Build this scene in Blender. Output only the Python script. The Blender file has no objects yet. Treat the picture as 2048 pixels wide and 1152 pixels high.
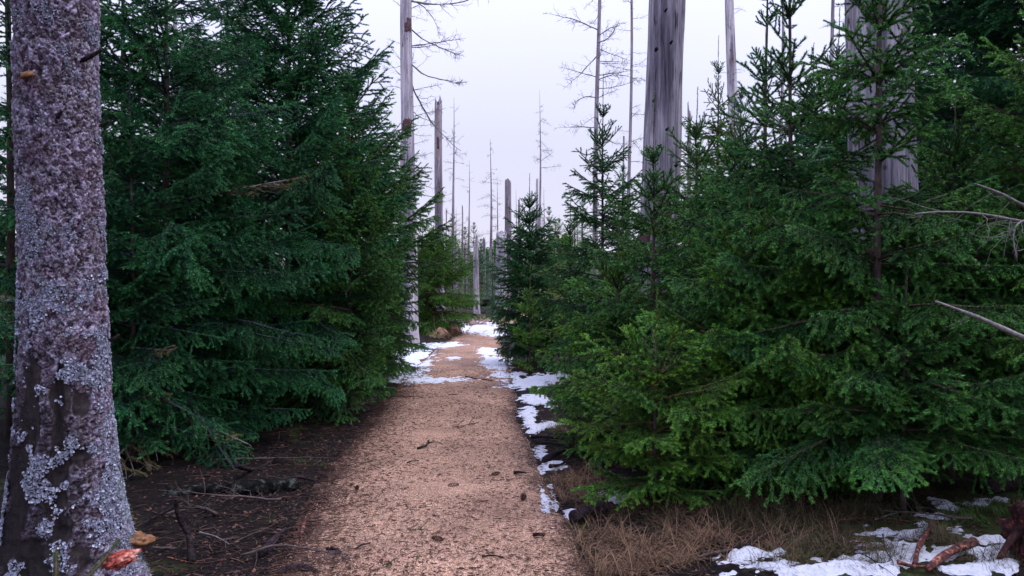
import bpy, math, random
import numpy as np
from mathutils import Vector, noise as mnoise

R = math.radians
SC = bpy.context.scene
COL = SC.collection

# ------------------------------------------------------------------ camera
EYE = 1.6
cam_d = bpy.data.cameras.new("camera")
cam = bpy.data.objects.new("camera", cam_d)
COL.objects.link(cam)
cam.location = (0, 0, EYE)
cam.rotation_euler = (R(90 - 1.11), 0, 0)
cam_d.sensor_width = 36.0
cam_d.lens = 36.0 * 1600 / 2048
cam_d.clip_start = 0.05
cam_d.clip_end = 2000
SC.camera = cam

# ------------------------------------------------------------------ sky
SUN_EL, SUN_AZ = 66.0, 85.0       # azimuth clockwise from +Y: to the right
w = bpy.data.worlds.new("World")
SC.world = w
w.use_nodes = True
nt = w.node_tree
nt.nodes.clear()
out = nt.nodes.new("ShaderNodeOutputWorld")
bg = nt.nodes.new("ShaderNodeBackground")
bg.inputs["Strength"].default_value = 0.1
sky = nt.nodes.new("ShaderNodeTexSky")
sky.sky_type = 'NISHITA'
sky.sun_disc = False
sky.sun_elevation = R(SUN_EL)
sky.sun_rotation = R(SUN_AZ)
tc = nt.nodes.new("ShaderNodeTexCoord")
sep = nt.nodes.new("ShaderNodeSeparateXYZ")
ramp = nt.nodes.new("ShaderNodeValToRGB")
e = ramp.color_ramp.elements
# overcast sky: a little warmer at the horizon, slowly brighter towards the zenith (colours x 40 below)
e[0].position = 0.0; e[0].color = (0.135, 0.130, 0.162, 1)
e[1].position = 0.15; e[1].color = (0.133, 0.134, 0.173, 1)
x = e.new(0.35); x.color = (0.172, 0.177, 0.247, 1)
x = e.new(1.0); x.color = (0.400, 0.410, 0.600, 1)
mul = nt.nodes.new("ShaderNodeVectorMath"); mul.operation = 'SCALE'
mul.inputs["Scale"].default_value = 40.0     # zenith about two and a half times the horizon, as under real overcast
cl = nt.nodes.new("ShaderNodeTexNoise")
cl.inputs["Scale"].default_value = 2.2; cl.inputs["Detail"].default_value = 3.0
cmap = nt.nodes.new("ShaderNodeMapRange")
cmap.inputs["To Min"].default_value = 0.95; cmap.inputs["To Max"].default_value = 1.05
mul2 = nt.nodes.new("ShaderNodeVectorMath"); mul2.operation = 'SCALE'
mix = nt.nodes.new("ShaderNodeMix"); mix.data_type = 'RGBA'
mix.inputs["Factor"].default_value = 0.93
L = nt.links.new
L(tc.outputs["Generated"], sep.inputs[0]); L(sep.outputs["Z"], ramp.inputs[0])
L(tc.outputs["Generated"], cl.inputs["Vector"]); L(cl.outputs[0], cmap.inputs["Value"])
L(ramp.outputs[0], mul.inputs[0]); L(mul.outputs[0], mul2.inputs[0]); L(cmap.outputs[0], mul2.inputs["Scale"])
L(sky.outputs[0], mix.inputs["A"]); L(mul2.outputs[0], mix.inputs["B"])
L(mix.outputs["Result"], bg.inputs[0]); L(bg.outputs[0], out.inputs[0])

sd = bpy.data.lights.new("sun", 'SUN')
sd.energy = 1.5
sd.angle = R(28)
sd.color = (1.0, 0.96, 0.95)
so = bpy.data.objects.new("sun", sd)
so.rotation_euler = (R(90 - SUN_EL), 0, R(180 - SUN_AZ))
COL.objects.link(so)
so.location = (0, 0, 30)

vs = SC.view_settings
SC.display_settings.display_device = 'sRGB'
vs.view_transform = 'Standard'
vs.look = 'None'
vs.gamma = 1.0
vs.use_curve_mapping = False
vs.exposure = 0.62
SC.render.engine = 'CYCLES'
SC.cycles.max_bounces = 5
SC.cycles.diffuse_bounces = 2
SC.cycles.glossy_bounces = 2
SC.cycles.transmission_bounces = 2
SC.cycles.volume_bounces = 0

# ------------------------------------------------------------------ numpy noise
_pr = np.random.default_rng(77)
_PERM = _pr.permutation(512).astype(np.int64)
_G = _pr.normal(size=(512, 3)); _G /= np.linalg.norm(_G, axis=1)[:, None]
_RND = _pr.random((512, 4))
def _hash(ix, iy, iz):
    return _PERM[(_PERM[(_PERM[ix & 511] + iy) & 511] + iz) & 511]
def perlin(P, s=1.0, off=0.0):
    P = np.asarray(P, float) * s + off
    i = np.floor(P).astype(np.int64); f = P - i
    u = f * f * f * (f * (f * 6 - 15) + 10)
    res = 0
    for dx in (0, 1):
        for dy in (0, 1):
            for dz in (0, 1):
                g = _G[_hash(i[..., 0] + dx, i[..., 1] + dy, i[..., 2] + dz)]
                d = (f[..., 0] - dx) * g[..., 0] + (f[..., 1] - dy) * g[..., 1] + (f[..., 2] - dz) * g[..., 2]
                res = res + d * (u[..., 0] if dx else 1 - u[..., 0]) * (u[..., 1] if dy else 1 - u[..., 1]) * (u[..., 2] if dz else 1 - u[..., 2])
    return res * 1.5
def fbm(P, s=1.0, o=3, off=0.0):
    r = 0; a = 1.0; t = 0
    for k in range(o):
        r = r + a * perlin(P, s * 2 ** k, off + 13.7 * k); t += a; a *= 0.5
    return r / t * 1.4
def worley(P, s=1.0):
    P = np.asarray(P, float) * s
    i = np.floor(P).astype(np.int64)
    f1 = np.full(P.shape[:-1], 9.0); f2 = f1.copy(); cid = np.zeros(P.shape[:-1])
    for dx in (-1, 0, 1):
        for dy in (-1, 0, 1):
            for dz in (-1, 0, 1):
                c = i + (dx, dy, dz)
                r = _RND[_hash(c[..., 0], c[..., 1], c[..., 2])]
                d = np.sqrt(((c + r[..., :3] - P) ** 2).sum(-1))
                m = d < f1
                f2 = np.where(m, f1, np.minimum(f2, d)); cid = np.where(m, r[..., 3], cid); f1 = np.where(m, d, f1)
    return f1, f2, cid
def sstep(a, b, x):
    t = np.clip((x - a) / (b - a), 0, 1)
    return t * t * (3 - 2 * t)

# ------------------------------------------------------------------ materials
def new_mat(name):
    m = bpy.data.materials.new(name); m.use_nodes = True
    t = m.node_tree; b = t.nodes["Principled BSDF"]
    return m, t, b
class NB:
    """small helper to write node trees"""
    def __init__(s, t): s.t = t
    def n(s, typ, **kw):
        x = s.t.nodes.new(typ)
        for k, v in kw.items(): setattr(x, k, v)
        return x
    def l(s, a, b): s.t.links.new(a, b)
    def coord(s, kind="Object", scale=(1, 1, 1)):
        tcn = s.n("ShaderNodeTexCoord"); mp = s.n("ShaderNodeMapping")
        mp.inputs["Scale"].default_value = scale
        s.l(tcn.outputs[kind], mp.inputs[0]); return mp.outputs[0]
    def noise(s, vec, scale, detail=3, rough=0.6):
        x = s.n("ShaderNodeTexNoise")
        x.inputs["Scale"].default_value = scale; x.inputs["Detail"].default_value = detail; x.inputs["Roughness"].default_value = rough
        s.l(vec, x.inputs["Vector"]); return x.outputs[0]
    def vor(s, vec, scale, feature='F1'):
        x = s.n("ShaderNodeTexVoronoi", feature=feature); x.inputs["Scale"].default_value = scale
        s.l(vec, x.inputs["Vector"]); return x
    def ramp(s, fac, stops, interp='LINEAR'):
        x = s.n("ShaderNodeValToRGB"); x.color_ramp.interpolation = interp
        el = x.color_ramp.elements
        while len(el) < len(stops): el.new(0.5)
        for q, (p, c) in zip(el, stops):
            q.position = p; q.color = (*c, 1) if not isinstance(c, (int, float)) else (c, c, c, 1)
        s.l(fac, x.inputs[0]); return x.outputs[0]
    def mix(s, fac, a, b, blend='MIX'):
        x = s.n("ShaderNodeMix", data_type='RGBA', blend_type=blend)
        for sock, v in ((x.inputs["Factor"], fac), (x.inputs["A"], a), (x.inputs["B"], b)):
            if isinstance(v, (int, float)): sock.default_value = v
            elif isinstance(v, tuple): sock.default_value = (*v, 1)
            else: s.l(v, sock)
        return x.outputs["Result"]
    def attr(s, name):
        x = s.n("ShaderNodeAttribute", attribute_name=name); return x.outputs["Fac"]
    def math(s, op, a, b=0.0):
        x = s.n("ShaderNodeMath", operation=op)
        for sock, v in ((x.inputs[0], a), (x.inputs[1], b)):
            if isinstance(v, (int, float)): sock.default_value = v
            else: s.l(v, sock)
        return x.outputs[0]
    def bump(s, h, strength, dist, bsdf):
        x = s.n("ShaderNodeBump"); x.inputs["Strength"].default_value = strength; x.inputs["Distance"].default_value = dist
        s.l(h, x.inputs["Height"]); s.l(x.outputs[0], bsdf.inputs["Normal"])

def mat_needles(name, dark, tip, rough=0.5, spec=0.3):
    m, t, b = new_mat(name); n = NB(t)
    oi = n.n("ShaderNodeObjectInfo")
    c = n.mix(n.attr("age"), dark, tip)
    c = n.mix(1.0, c, oi.outputs["Color"], 'MULTIPLY')
    v = n.ramp(oi.outputs["Random"], [(0, 0.75), (1, 1.25)])
    c = n.mix(1.0, c, v, 'MULTIPLY')
    g = n.n("ShaderNodeNewGeometry")
    c2 = n.mix(n.ramp(n.noise(g.outputs["Position"], 3.0, 2), [(0.35, 0.0), (0.65, 1.0)]), (0.8, 0.95, 1.1), (1.2, 1.05, 0.8))
    c = n.mix(1.0, c, c2, 'MULTIPLY')
    n.l(c, b.inputs["Base Color"])
    b.inputs["Roughness"].default_value = rough
    b.inputs["Specular IOR Level"].default_value = spec
    return m
def mat_simple(name, stops, scale=20, detail=4, rough=0.8, aniso=(1, 1, 1), bump=0.5, bd=0.01, spec=0.2, objcol=True, vary=0.2):
    m, t, b = new_mat(name); n = NB(t)
    vec = n.coord("Object", aniso)
    f = n.noise(vec, scale, detail, 0.65)
    c = n.ramp(f, stops)
    oi = n.n("ShaderNodeObjectInfo")
    if objcol: c = n.mix(1.0, c, oi.outputs["Color"], 'MULTIPLY')
    c = n.mix(1.0, c, n.ramp(oi.outputs["Random"], [(0, 1 - vary), (1, 1 + vary)]), 'MULTIPLY')
    n.l(c, b.inputs["Base Color"]); b.inputs["Roughness"].default_value = rough
    b.inputs["Specular IOR Level"].default_value = spec
    if bump: n.bump(f, bump, bd, b)
    return m

M = {}
M['needle'] = mat_needles("spruce_needles", (0.006, 0.034, 0.014), (0.095, 0.285, 0.048), 0.5, 0.28)  # young tips paler; inner needles darkened further, painting shade between the boughs
M['twig'] = mat_simple("twig_bark", [(0.3, (0.06, 0.04, 0.03)), (0.7, (0.15, 0.105, 0.075))], 60, 3, 0.85)
M['dryneedle'] = mat_needles("thin_dry_needles", (0.09, 0.085, 0.03), (0.17, 0.14, 0.05))
M['sprucebark'] = mat_simple("spruce_bark", [(0.3, (0.03, 0.023, 0.02)), (0.7, (0.10, 0.075, 0.065))], 30, 5, 0.9, (1, 1, 0.5), 0.8, 0.01)
M['greytwig'] = mat_simple("bare_twig_bark", [(0.3, (0.09, 0.08, 0.085)), (0.7, (0.24, 0.22, 0.21))], 40, 3, 0.9)
M['litter'] = None

def mat_deadwood(name, light, mid, dark, brown, brown_amt, scale=1.0):
    m, t, b = new_mat(name); n = NB(t)
    v = n.coord("Object", (1, 1, 0.035))
    oi = n.n("ShaderNodeObjectInfo")
    ad = n.n("ShaderNodeVectorMath", operation='ADD'); n.l(v, ad.inputs[0])
    cb = n.n("ShaderNodeCombineXYZ"); n.l(n.math('MULTIPLY', oi.outputs["Random"], 30.0), cb.inputs[0]); n.l(cb.outputs[0], ad.inputs[1])
    v = ad.outputs[0]
    f1 = n.noise(v, 22 * scale, 6, 0.72)
    f2 = n.noise(v, 90 * scale, 4, 0.7)
    c = n.ramp(f1, [(0.30, dark), (0.47, mid), (0.62, light)])
    c = n.mix(n.ramp(f2, [(0.52, 0.0), (0.68, 0.7)]), c, dark)
    c = n.mix(1.0, c, n.ramp(n.noise(n.coord('Object', (1, 1, 0.12)), 3.2 * scale, 5, 0.65), [(0.40, (0.45, 0.43, 0.48)), (0.58, (1.12, 1.10, 1.08))]), 'MULTIPLY')
    v2 = n.coord("Object", (1, 1, 0.22))
    f3 = n.noise(v2, 4 * scale, 4, 0.6)
    c = n.mix(n.ramp(f3, [(0.62 - brown_amt, 0.0), (0.74 - brown_amt, 0.85)]), c, brown)
    vk = n.vor(n.coord("Object", (1, 1, 0.75)), 5.5 * scale)
    c = n.mix(n.ramp(vk.outputs["Distance"], [(0.05, 0.9), (0.11, 0.0)]), c, (0.035, 0.03, 0.03))
    cr = n.noise(n.coord('Object', (1, 1, 0.05)), 15 * scale, 3, 0.5)
    crk = n.ramp(cr, [(0.482, 0.0), (0.498, 1.0), (0.506, 1.0), (0.522, 0.0)])
    crk = n.math('MULTIPLY', crk, n.ramp(n.noise(n.coord('Object', (1, 1, 0.4)), 3.0, 3), [(0.50, 0.0), (0.58, 1.0)]))
    c = n.mix(crk, c, (0.03, 0.025, 0.03))
    c = n.mix(1.0, c, oi.outputs['Color'], 'MULTIPLY')
    n.l(c, b.inputs["Base Color"]); b.inputs["Roughness"].default_value = 0.8
    b.inputs["Specular IOR Level"].default_value = 0.2
    h = n.mix(0.5, f1, f2)
    n.bump(h, 0.9, 0.012, b)
    return m
M['dead'] = mat_deadwood("weathered_grey_wood", (0.66, 0.61, 0.64), (0.46, 0.42, 0.46), (0.20, 0.17, 0.20), (0.22, 0.13, 0.10), 0.0)
M['deadbig'] = mat_deadwood("streaked_grey_wood", (0.55, 0.52, 0.56), (0.31, 0.285, 0.325), (0.085, 0.07, 0.09), (0.15, 0.09, 0.08), 0.02, 0.8)
M['deaddark'] = mat_deadwood("dark_dead_wood", (0.46, 0.41, 0.44), (0.30, 0.26, 0.29), (0.13, 0.11, 0.13), (0.30, 0.21, 0.19), 0.09)
M['barkrem'] = mat_simple("red_brown_inner_bark", [(0.3, (0.06, 0.035, 0.04)), (0.7, (0.16, 0.09, 0.09))], 25, 4, 0.9)

def mat_bigbark():
    m, t, b = new_mat("flaky_bark_with_lichen_crust"); n = NB(t)
    v = n.coord("Object")
    cell = n.attr("cell"); bare = n.attr("bare"); wound_and_shade = n.attr("wound_and_shade")
    bark = n.ramp(cell, [(0.1, (0.020, 0.012, 0.021)), (0.38, (0.070, 0.048, 0.070)), (0.6, (0.16, 0.12, 0.18)), (0.85, (0.40, 0.35, 0.48))])
    red = n.ramp(n.noise(v, 9, 4, 0.6), [(0.50, 0.0), (0.68, 0.55)])
    bark = n.mix(red, bark, (0.10, 0.038, 0.045))
    f = n.noise(v, 55, 5, 0.7)
    crust = n.ramp(f, [(0.50, 0.0), (0.58, 0.85)])
    big = n.ramp(n.noise(v, 3.5, 3), [(0.35, 0.25), (0.6, 1.0)])
    bark = n.mix(n.math('MULTIPLY', crust, big), bark, (0.36, 0.35, 0.38))
    sp = n.ramp(n.noise(v, 160, 2), [(0.33, 0.0), (0.42, 1.0)])
    bark = n.mix(sp, (0.045, 0.03, 0.04), bark)
    vv = n.coord("Object", (1, 1, 0.1))
    wood = n.ramp(n.noise(vv, 40, 5, 0.7), [(0.3, (0.012, 0.009, 0.010)), (0.55, (0.045, 0.034, 0.034)), (0.75, (0.12, 0.095, 0.095))])
    wood = n.mix(n.ramp(n.noise(v, 5, 3), [(0.45, 0.0), (0.62, 0.7)]), wood, (0.030, 0.024, 0.026))
    c = n.mix(bare, bark, wood)
    c = n.mix(n.math('MULTIPLY', wound_and_shade, 0.85), c, (0.018, 0.013, 0.014))  # blackens the wound and paints shade on the lower trunk
    n.l(c, b.inputs["Base Color"]); b.inputs["Roughness"].default_value = 0.85
    b.inputs["Specular IOR Level"].default_value = 0.25
    n.bump(n.noise(v, 190, 4, 0.7), 1.0, 0.006, b)
    return m
M['bigbark'] = mat_bigbark()
def mat_attr(name, ca, cb, attr="rnd", rough=0.8, spec=0.2, nscale=0):
    m, t, b = new_mat(name); n = NB(t)
    c = n.mix(n.attr(attr), ca, cb)
    oi = n.n("ShaderNodeObjectInfo")
    c = n.mix(1.0, c, oi.outputs["Color"], 'MULTIPLY')
    n.l(c, b.inputs["Base Color"]); b.inputs["Roughness"].default_value = rough
    b.inputs["Specular IOR Level"].default_value = spec
    return m
M['lichen'] = mat_attr("pale_leafy_lichen", (0.13, 0.14, 0.18), (0.54, 0.56, 0.68))
M['litter'] = mat_attr("dark_litter", (0.018, 0.011, 0.010), (0.12, 0.060, 0.042))
M['chips'] = mat_attr("gravel_grains", (0.26, 0.14, 0.09), (0.80, 0.55, 0.40))
M['drygrass'] = mat_attr("dry_tan_grass", (0.022, 0.013, 0.008), (0.23, 0.14, 0.082))
M['darkgrass'] = mat_attr("dull_brown_green_grass", (0.018, 0.020, 0.008), (0.085, 0.065, 0.032))
M['moss'] = mat_attr("green_moss", (0.025, 0.05, 0.012), (0.08, 0.13, 0.03))
M['black'] = mat_simple("wet_blackened_wood", [(0.38, (0.006, 0.005, 0.006)), (0.68, (0.045, 0.030, 0.034))], 45, 8, 0.85, (1, 1, 1), 1.0, 0.015, 0.1)
M['redwood'] = mat_simple("rotten_red_wood", [(0.38, (0.018, 0.009, 0.010)), (0.54, (0.085, 0.028, 0.022)), (0.66, (0.42, 0.17, 0.11))], 40, 8, 0.7, (1, 1, 1), 1.0, 0.015)
M['orange'] = mat_simple("orange_fungus_flesh", [(0.40, (0.08, 0.014, 0.012)), (0.53, (0.32, 0.065, 0.045)), (0.66, (0.55, 0.28, 0.21))], 22, 4, 0.5, (1, 1, 1), 0.5, 0.01)
M['conk'] = mat_simple("brown_bracket_fungus", [(0.35, (0.07, 0.03, 0.016)), (0.65, (0.22, 0.11, 0.05))], 30, 3, 0.7)
M['stone'] = mat_simple("brown_grey_stone", [(0.35, (0.12, 0.08, 0.065)), (0.65, (0.33, 0.24, 0.20))], 9, 6, 0.9, (1, 1, 1), 0.8, 0.02)
M['mosslog'] = mat_simple("mossy_grey_log_bark", [(0.40, (0.003, 0.003, 0.003)), (0.54, (0.012, 0.013, 0.012)), (0.66, (0.075, 0.085, 0.075))], 18, 9, 0.9, (1, 1, 1), 1.0, 0.03, 0.05)
M['straw'] = mat_attr("pale_straw", (0.22, 0.12, 0.08), (0.50, 0.32, 0.22))

def mat_gravel():
    m, t, b = new_mat("tan_crushed_gravel"); n = NB(t)
    v = n.coord("Object")
    vo = n.vor(v, 190); vo2 = n.vor(v, 75)
    sx = n.n("ShaderNodeSeparateColor"); n.l(vo.outputs["Color"], sx.inputs[0])
    sy = n.n("ShaderNodeSeparateColor"); n.l(vo2.outputs["Color"], sy.inputs[0])
    c = n.ramp(sx.outputs[0], [(0.0, (0.07, 0.030, 0.021)), (0.3, (0.185, 0.100, 0.064)), (0.65, (0.32, 0.196, 0.132)), (1.0, (0.58, 0.43, 0.33))])
    c = n.mix(n.ramp(sy.outputs[1], [(0.80, 0.0), (0.86, 0.7)]), c, (0.24, 0.13, 0.085))
    big = n.ramp(n.noise(v, 1.6, 7, 0.7), [(0.34, (0.62, 0.58, 0.57)), (0.64, (1.18, 1.15, 1.12))])
    c = n.mix(1.0, c, big, 'MULTIPLY')
    # dark needle litter mixed into the surface, denser towards the verges
    ed = n.attr("edge")
    lt = n.noise(v, 34, 6, 0.75)
    thr = n.math('SUBTRACT', n.math('ADD', lt, n.math('MULTIPLY', ed, 0.30)), n.math('MULTIPLY', n.noise(v, 2.2, 3), 0.10))
    c = n.mix(n.ramp(thr, [(0.51, 0.0), (0.60, 0.9)]), c, (0.042, 0.021, 0.017))
    n.l(c, b.inputs["Base Color"]); b.inputs["Roughness"].default_value = 0.85
    b.inputs["Specular IOR Level"].default_value = 0.2
    n.bump(n.mix(0.5, vo.outputs["Distance"], lt), 0.7, 0.006, b)
    return m
M['gravel'] = mat_gravel()
def mat_soil():
    m, t, b = new_mat("forest_floor"); n = NB(t)
    v = n.coord("Object")
    f = n.noise(v, 26, 8, 0.75)
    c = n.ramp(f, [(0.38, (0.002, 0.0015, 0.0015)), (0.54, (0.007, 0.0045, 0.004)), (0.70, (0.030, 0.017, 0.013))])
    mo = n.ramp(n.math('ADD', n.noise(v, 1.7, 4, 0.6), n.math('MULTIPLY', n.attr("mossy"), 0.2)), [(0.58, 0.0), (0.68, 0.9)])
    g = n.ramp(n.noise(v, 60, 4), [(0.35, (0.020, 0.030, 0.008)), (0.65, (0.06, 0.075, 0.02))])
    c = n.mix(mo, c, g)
    n.l(c, b.inputs["Base Color"]); b.inputs["Roughness"].default_value = 0.9
    b.inputs["Specular IOR Level"].default_value = 0.15
    n.bump(f, 1.0, 0.03, b)
    return m
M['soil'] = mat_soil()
def mat_snow():
    m, t, b = new_mat("old_granular_snow"); n = NB(t)
    v = n.coord("Object")
    f = n.noise(v, 45, 5, 0.7)
    c = n.mix(n.ramp(n.noise(v, 30, 6, 0.75), [(0.56, 0.0), (0.68, 0.8)]), (0.60, 0.63, 0.70), (0.16, 0.10, 0.08))
    n.l(c, b.inputs["Base Color"]); b.inputs["Roughness"].default_value = 0.6
    n.bump(f, 0.9, 0.03, b)
    return m
M['snow'] = mat_snow()

# ------------------------------------------------------------------ mesh helpers
def mk_mesh(name, V, polys, mats=(), matidx=None, smooth=True, attrs=None):
    """polys: list of int arrays (n,3) or (n,4); matidx: one index array or int per array"""
    me = bpy.data.meshes.new(name)
    V = np.asarray(V, np.float32)
    me.vertices.add(len(V)); me.vertices.foreach_set("co", V.ravel())
    polys = [np.asarray(p, np.int32) for p in polys if len(p)]
    nl = sum(p.size for p in polys); nf = sum(len(p) for p in polys)
    me.loops.add(nl); me.polygons.add(nf)
    me.loops.foreach_set("vertex_index", np.concatenate([p.ravel() for p in polys]))
    tot = np.concatenate([np.full(len(p), p.shape[1], np.int32) for p in polys])
    st = np.concatenate([[0], np.cumsum(tot)[:-1]]).astype(np.int32)
    me.polygons.foreach_set("loop_start", st)
    if matidx is not None:
        mi = np.concatenate([np.full(len(p), k, np.int32) for p, k in zip(polys, matidx)])
        me.polygons.foreach_set("material_index", mi)
    me.polygons.foreach_set("use_smooth", np.full(nf, smooth, bool))
    for m in mats: me.materials.append(m)
    for k, a in (attrs or {}).items():
        at = me.attributes.new(k, 'FLOAT', 'POINT'); at.data.foreach_set("value", np.asarray(a, np.float32))
    me.update(calc_edges=True); me.validate()
    return me
def link(name, me, parent=None, loc=(0, 0, 0), rot=(0, 0, 0), scale=1.0, color=None):
    o = bpy.data.objects.new(name, me); COL.objects.link(o)
    o.location = loc; o.rotation_euler = rot
    o.scale = (scale,) * 3 if isinstance(scale, (int, float)) else scale
    if parent: o.parent = parent
    if color: o.color = (*color, 1)
    return o
def thing(name, label, cat, loc, group=None):
    o = bpy.data.objects.new(name, None); COL.objects.link(o)
    o.empty_display_size = 0.2
    o.location = loc; o["label"] = label; o["category"] = cat
    if group: o["group"] = group
    return o
def tag(o, label, cat=None, group=None, kind=None):
    o["label"] = label
    if cat: o["category"] = cat
    if group: o["group"] = group
    if kind: o["kind"] = kind
    return o

class Acc:
    """collects pieces into one mesh"""
    def __init__(s): s.V = []; s.T = []; s.Q = []; s.n = 0; s.A = []
    def add(s, V, tris=None, quads=None, a=0.0):
        V = np.asarray(V, float)
        if tris is not None and len(tris): s.T.append(np.asarray(tris) + s.n)
        if quads is not None and len(quads): s.Q.append(np.asarray(quads) + s.n)
        s.V.append(V); s.A.append(np.broadcast_to(np.asarray(a, float), (len(V),))); s.n += len(V)
    def mesh(s, name, mat, attr="rnd", smooth=True):
        P = []
        if s.T: P.append(np.concatenate(s.T))
        if s.Q: P.append(np.concatenate(s.Q))
        return mk_mesh(name, np.concatenate(s.V), P, [mat], None, smooth, {attr: np.concatenate(s.A)})

def tube(P, rad, sides=8, cap=True, wob=0.0, seed=0, ws=8.0):
    P = np.asarray(P, float); n = len(P); rad = np.broadcast_to(np.asarray(rad, float), (n,))
    T = np.gradient(P, axis=0); T /= np.linalg.norm(T, axis=1)[:, None] + 1e-9
    up = np.array([1.0, 0, 0]) if abs(T[0][0]) < 0.8 else np.array([0, 1.0, 0])
    U = np.zeros((n, 3)); u = up
    for i in range(n):
        u = u - T[i] * u.dot(T[i]); u /= np.linalg.norm(u) + 1e-9; U[i] = u
    W = np.cross(T, U)
    a = np.linspace(0, 2 * np.pi, sides, endpoint=False)
    ring = U[:, None, :] * np.cos(a)[None, :, None] + W[:, None, :] * np.sin(a)[None, :, None]
    rr = np.repeat(rad[:, None], sides, 1)
    if wob:
        q_ = P[:, None, :] * .3 + ring * rad[:, None, None]; k_ = 0.35 / max(float(rad.max()), .004)
        rr = rr * (1 + wob * 1.3 * perlin(q_, k_, seed * 3.1) + wob * .8 * perlin(q_, k_ * 3.1, seed * 1.7))
    V = (P[:, None, :] + ring * rr[..., None]).reshape(-1, 3)
    i = np.arange(n - 1)[:, None] * sides; j = np.arange(sides)[None, :]; k = (j + 1) % sides
    Q = np.stack([i + j, i + k, i + sides + k, i + sides + j], -1).reshape(-1, 4)
    Tt = []
    if cap:
        c0 = len(V); V = np.vstack([V, P[:1], P[-1:]])
        jj = np.arange(sides); kk = (jj + 1) % sides
        Tt = np.concatenate([np.stack([kk, jj, np.full(sides, c0)], -1), np.stack([jj + (n - 1) * sides, kk + (n - 1) * sides, np.full(sides, c0 + 1)], -1)])
    return V, Tt, Q
def prisms(A, B, ra, rb):
    """three-sided open prisms for all segments at once"""
    D = B - A; ln = np.linalg.norm(D, axis=1)[:, None] + 1e-9; D = D / ln
    ref = np.where(np.abs(D[:, 2:3]) < 0.9, np.array([[0, 0, 1.0]]), np.array([[1.0, 0, 0]]))
    U = np.cross(D, ref); U /= np.linalg.norm(U, axis=1)[:, None]; W = np.cross(D, U)
    n = len(A); V = np.zeros((n, 6, 3))
    for k in range(3):
        c, s = math.cos(2.0944 * k), math.sin(2.0944 * k)
        dirv = U * c + W * s
        V[:, k] = A + dirv * np.reshape(ra, (-1, 1)); V[:, 3 + k] = B + dirv * np.reshape(rb, (-1, 1))
    base = np.arange(n)[:, None, None] * 6
    q = np.array([[0, 1, 4, 3], [1, 2, 5, 4], [2, 0, 3, 5]])[None]
    return V.reshape(-1, 3), (base + q).reshape(-1, 4)

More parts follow.
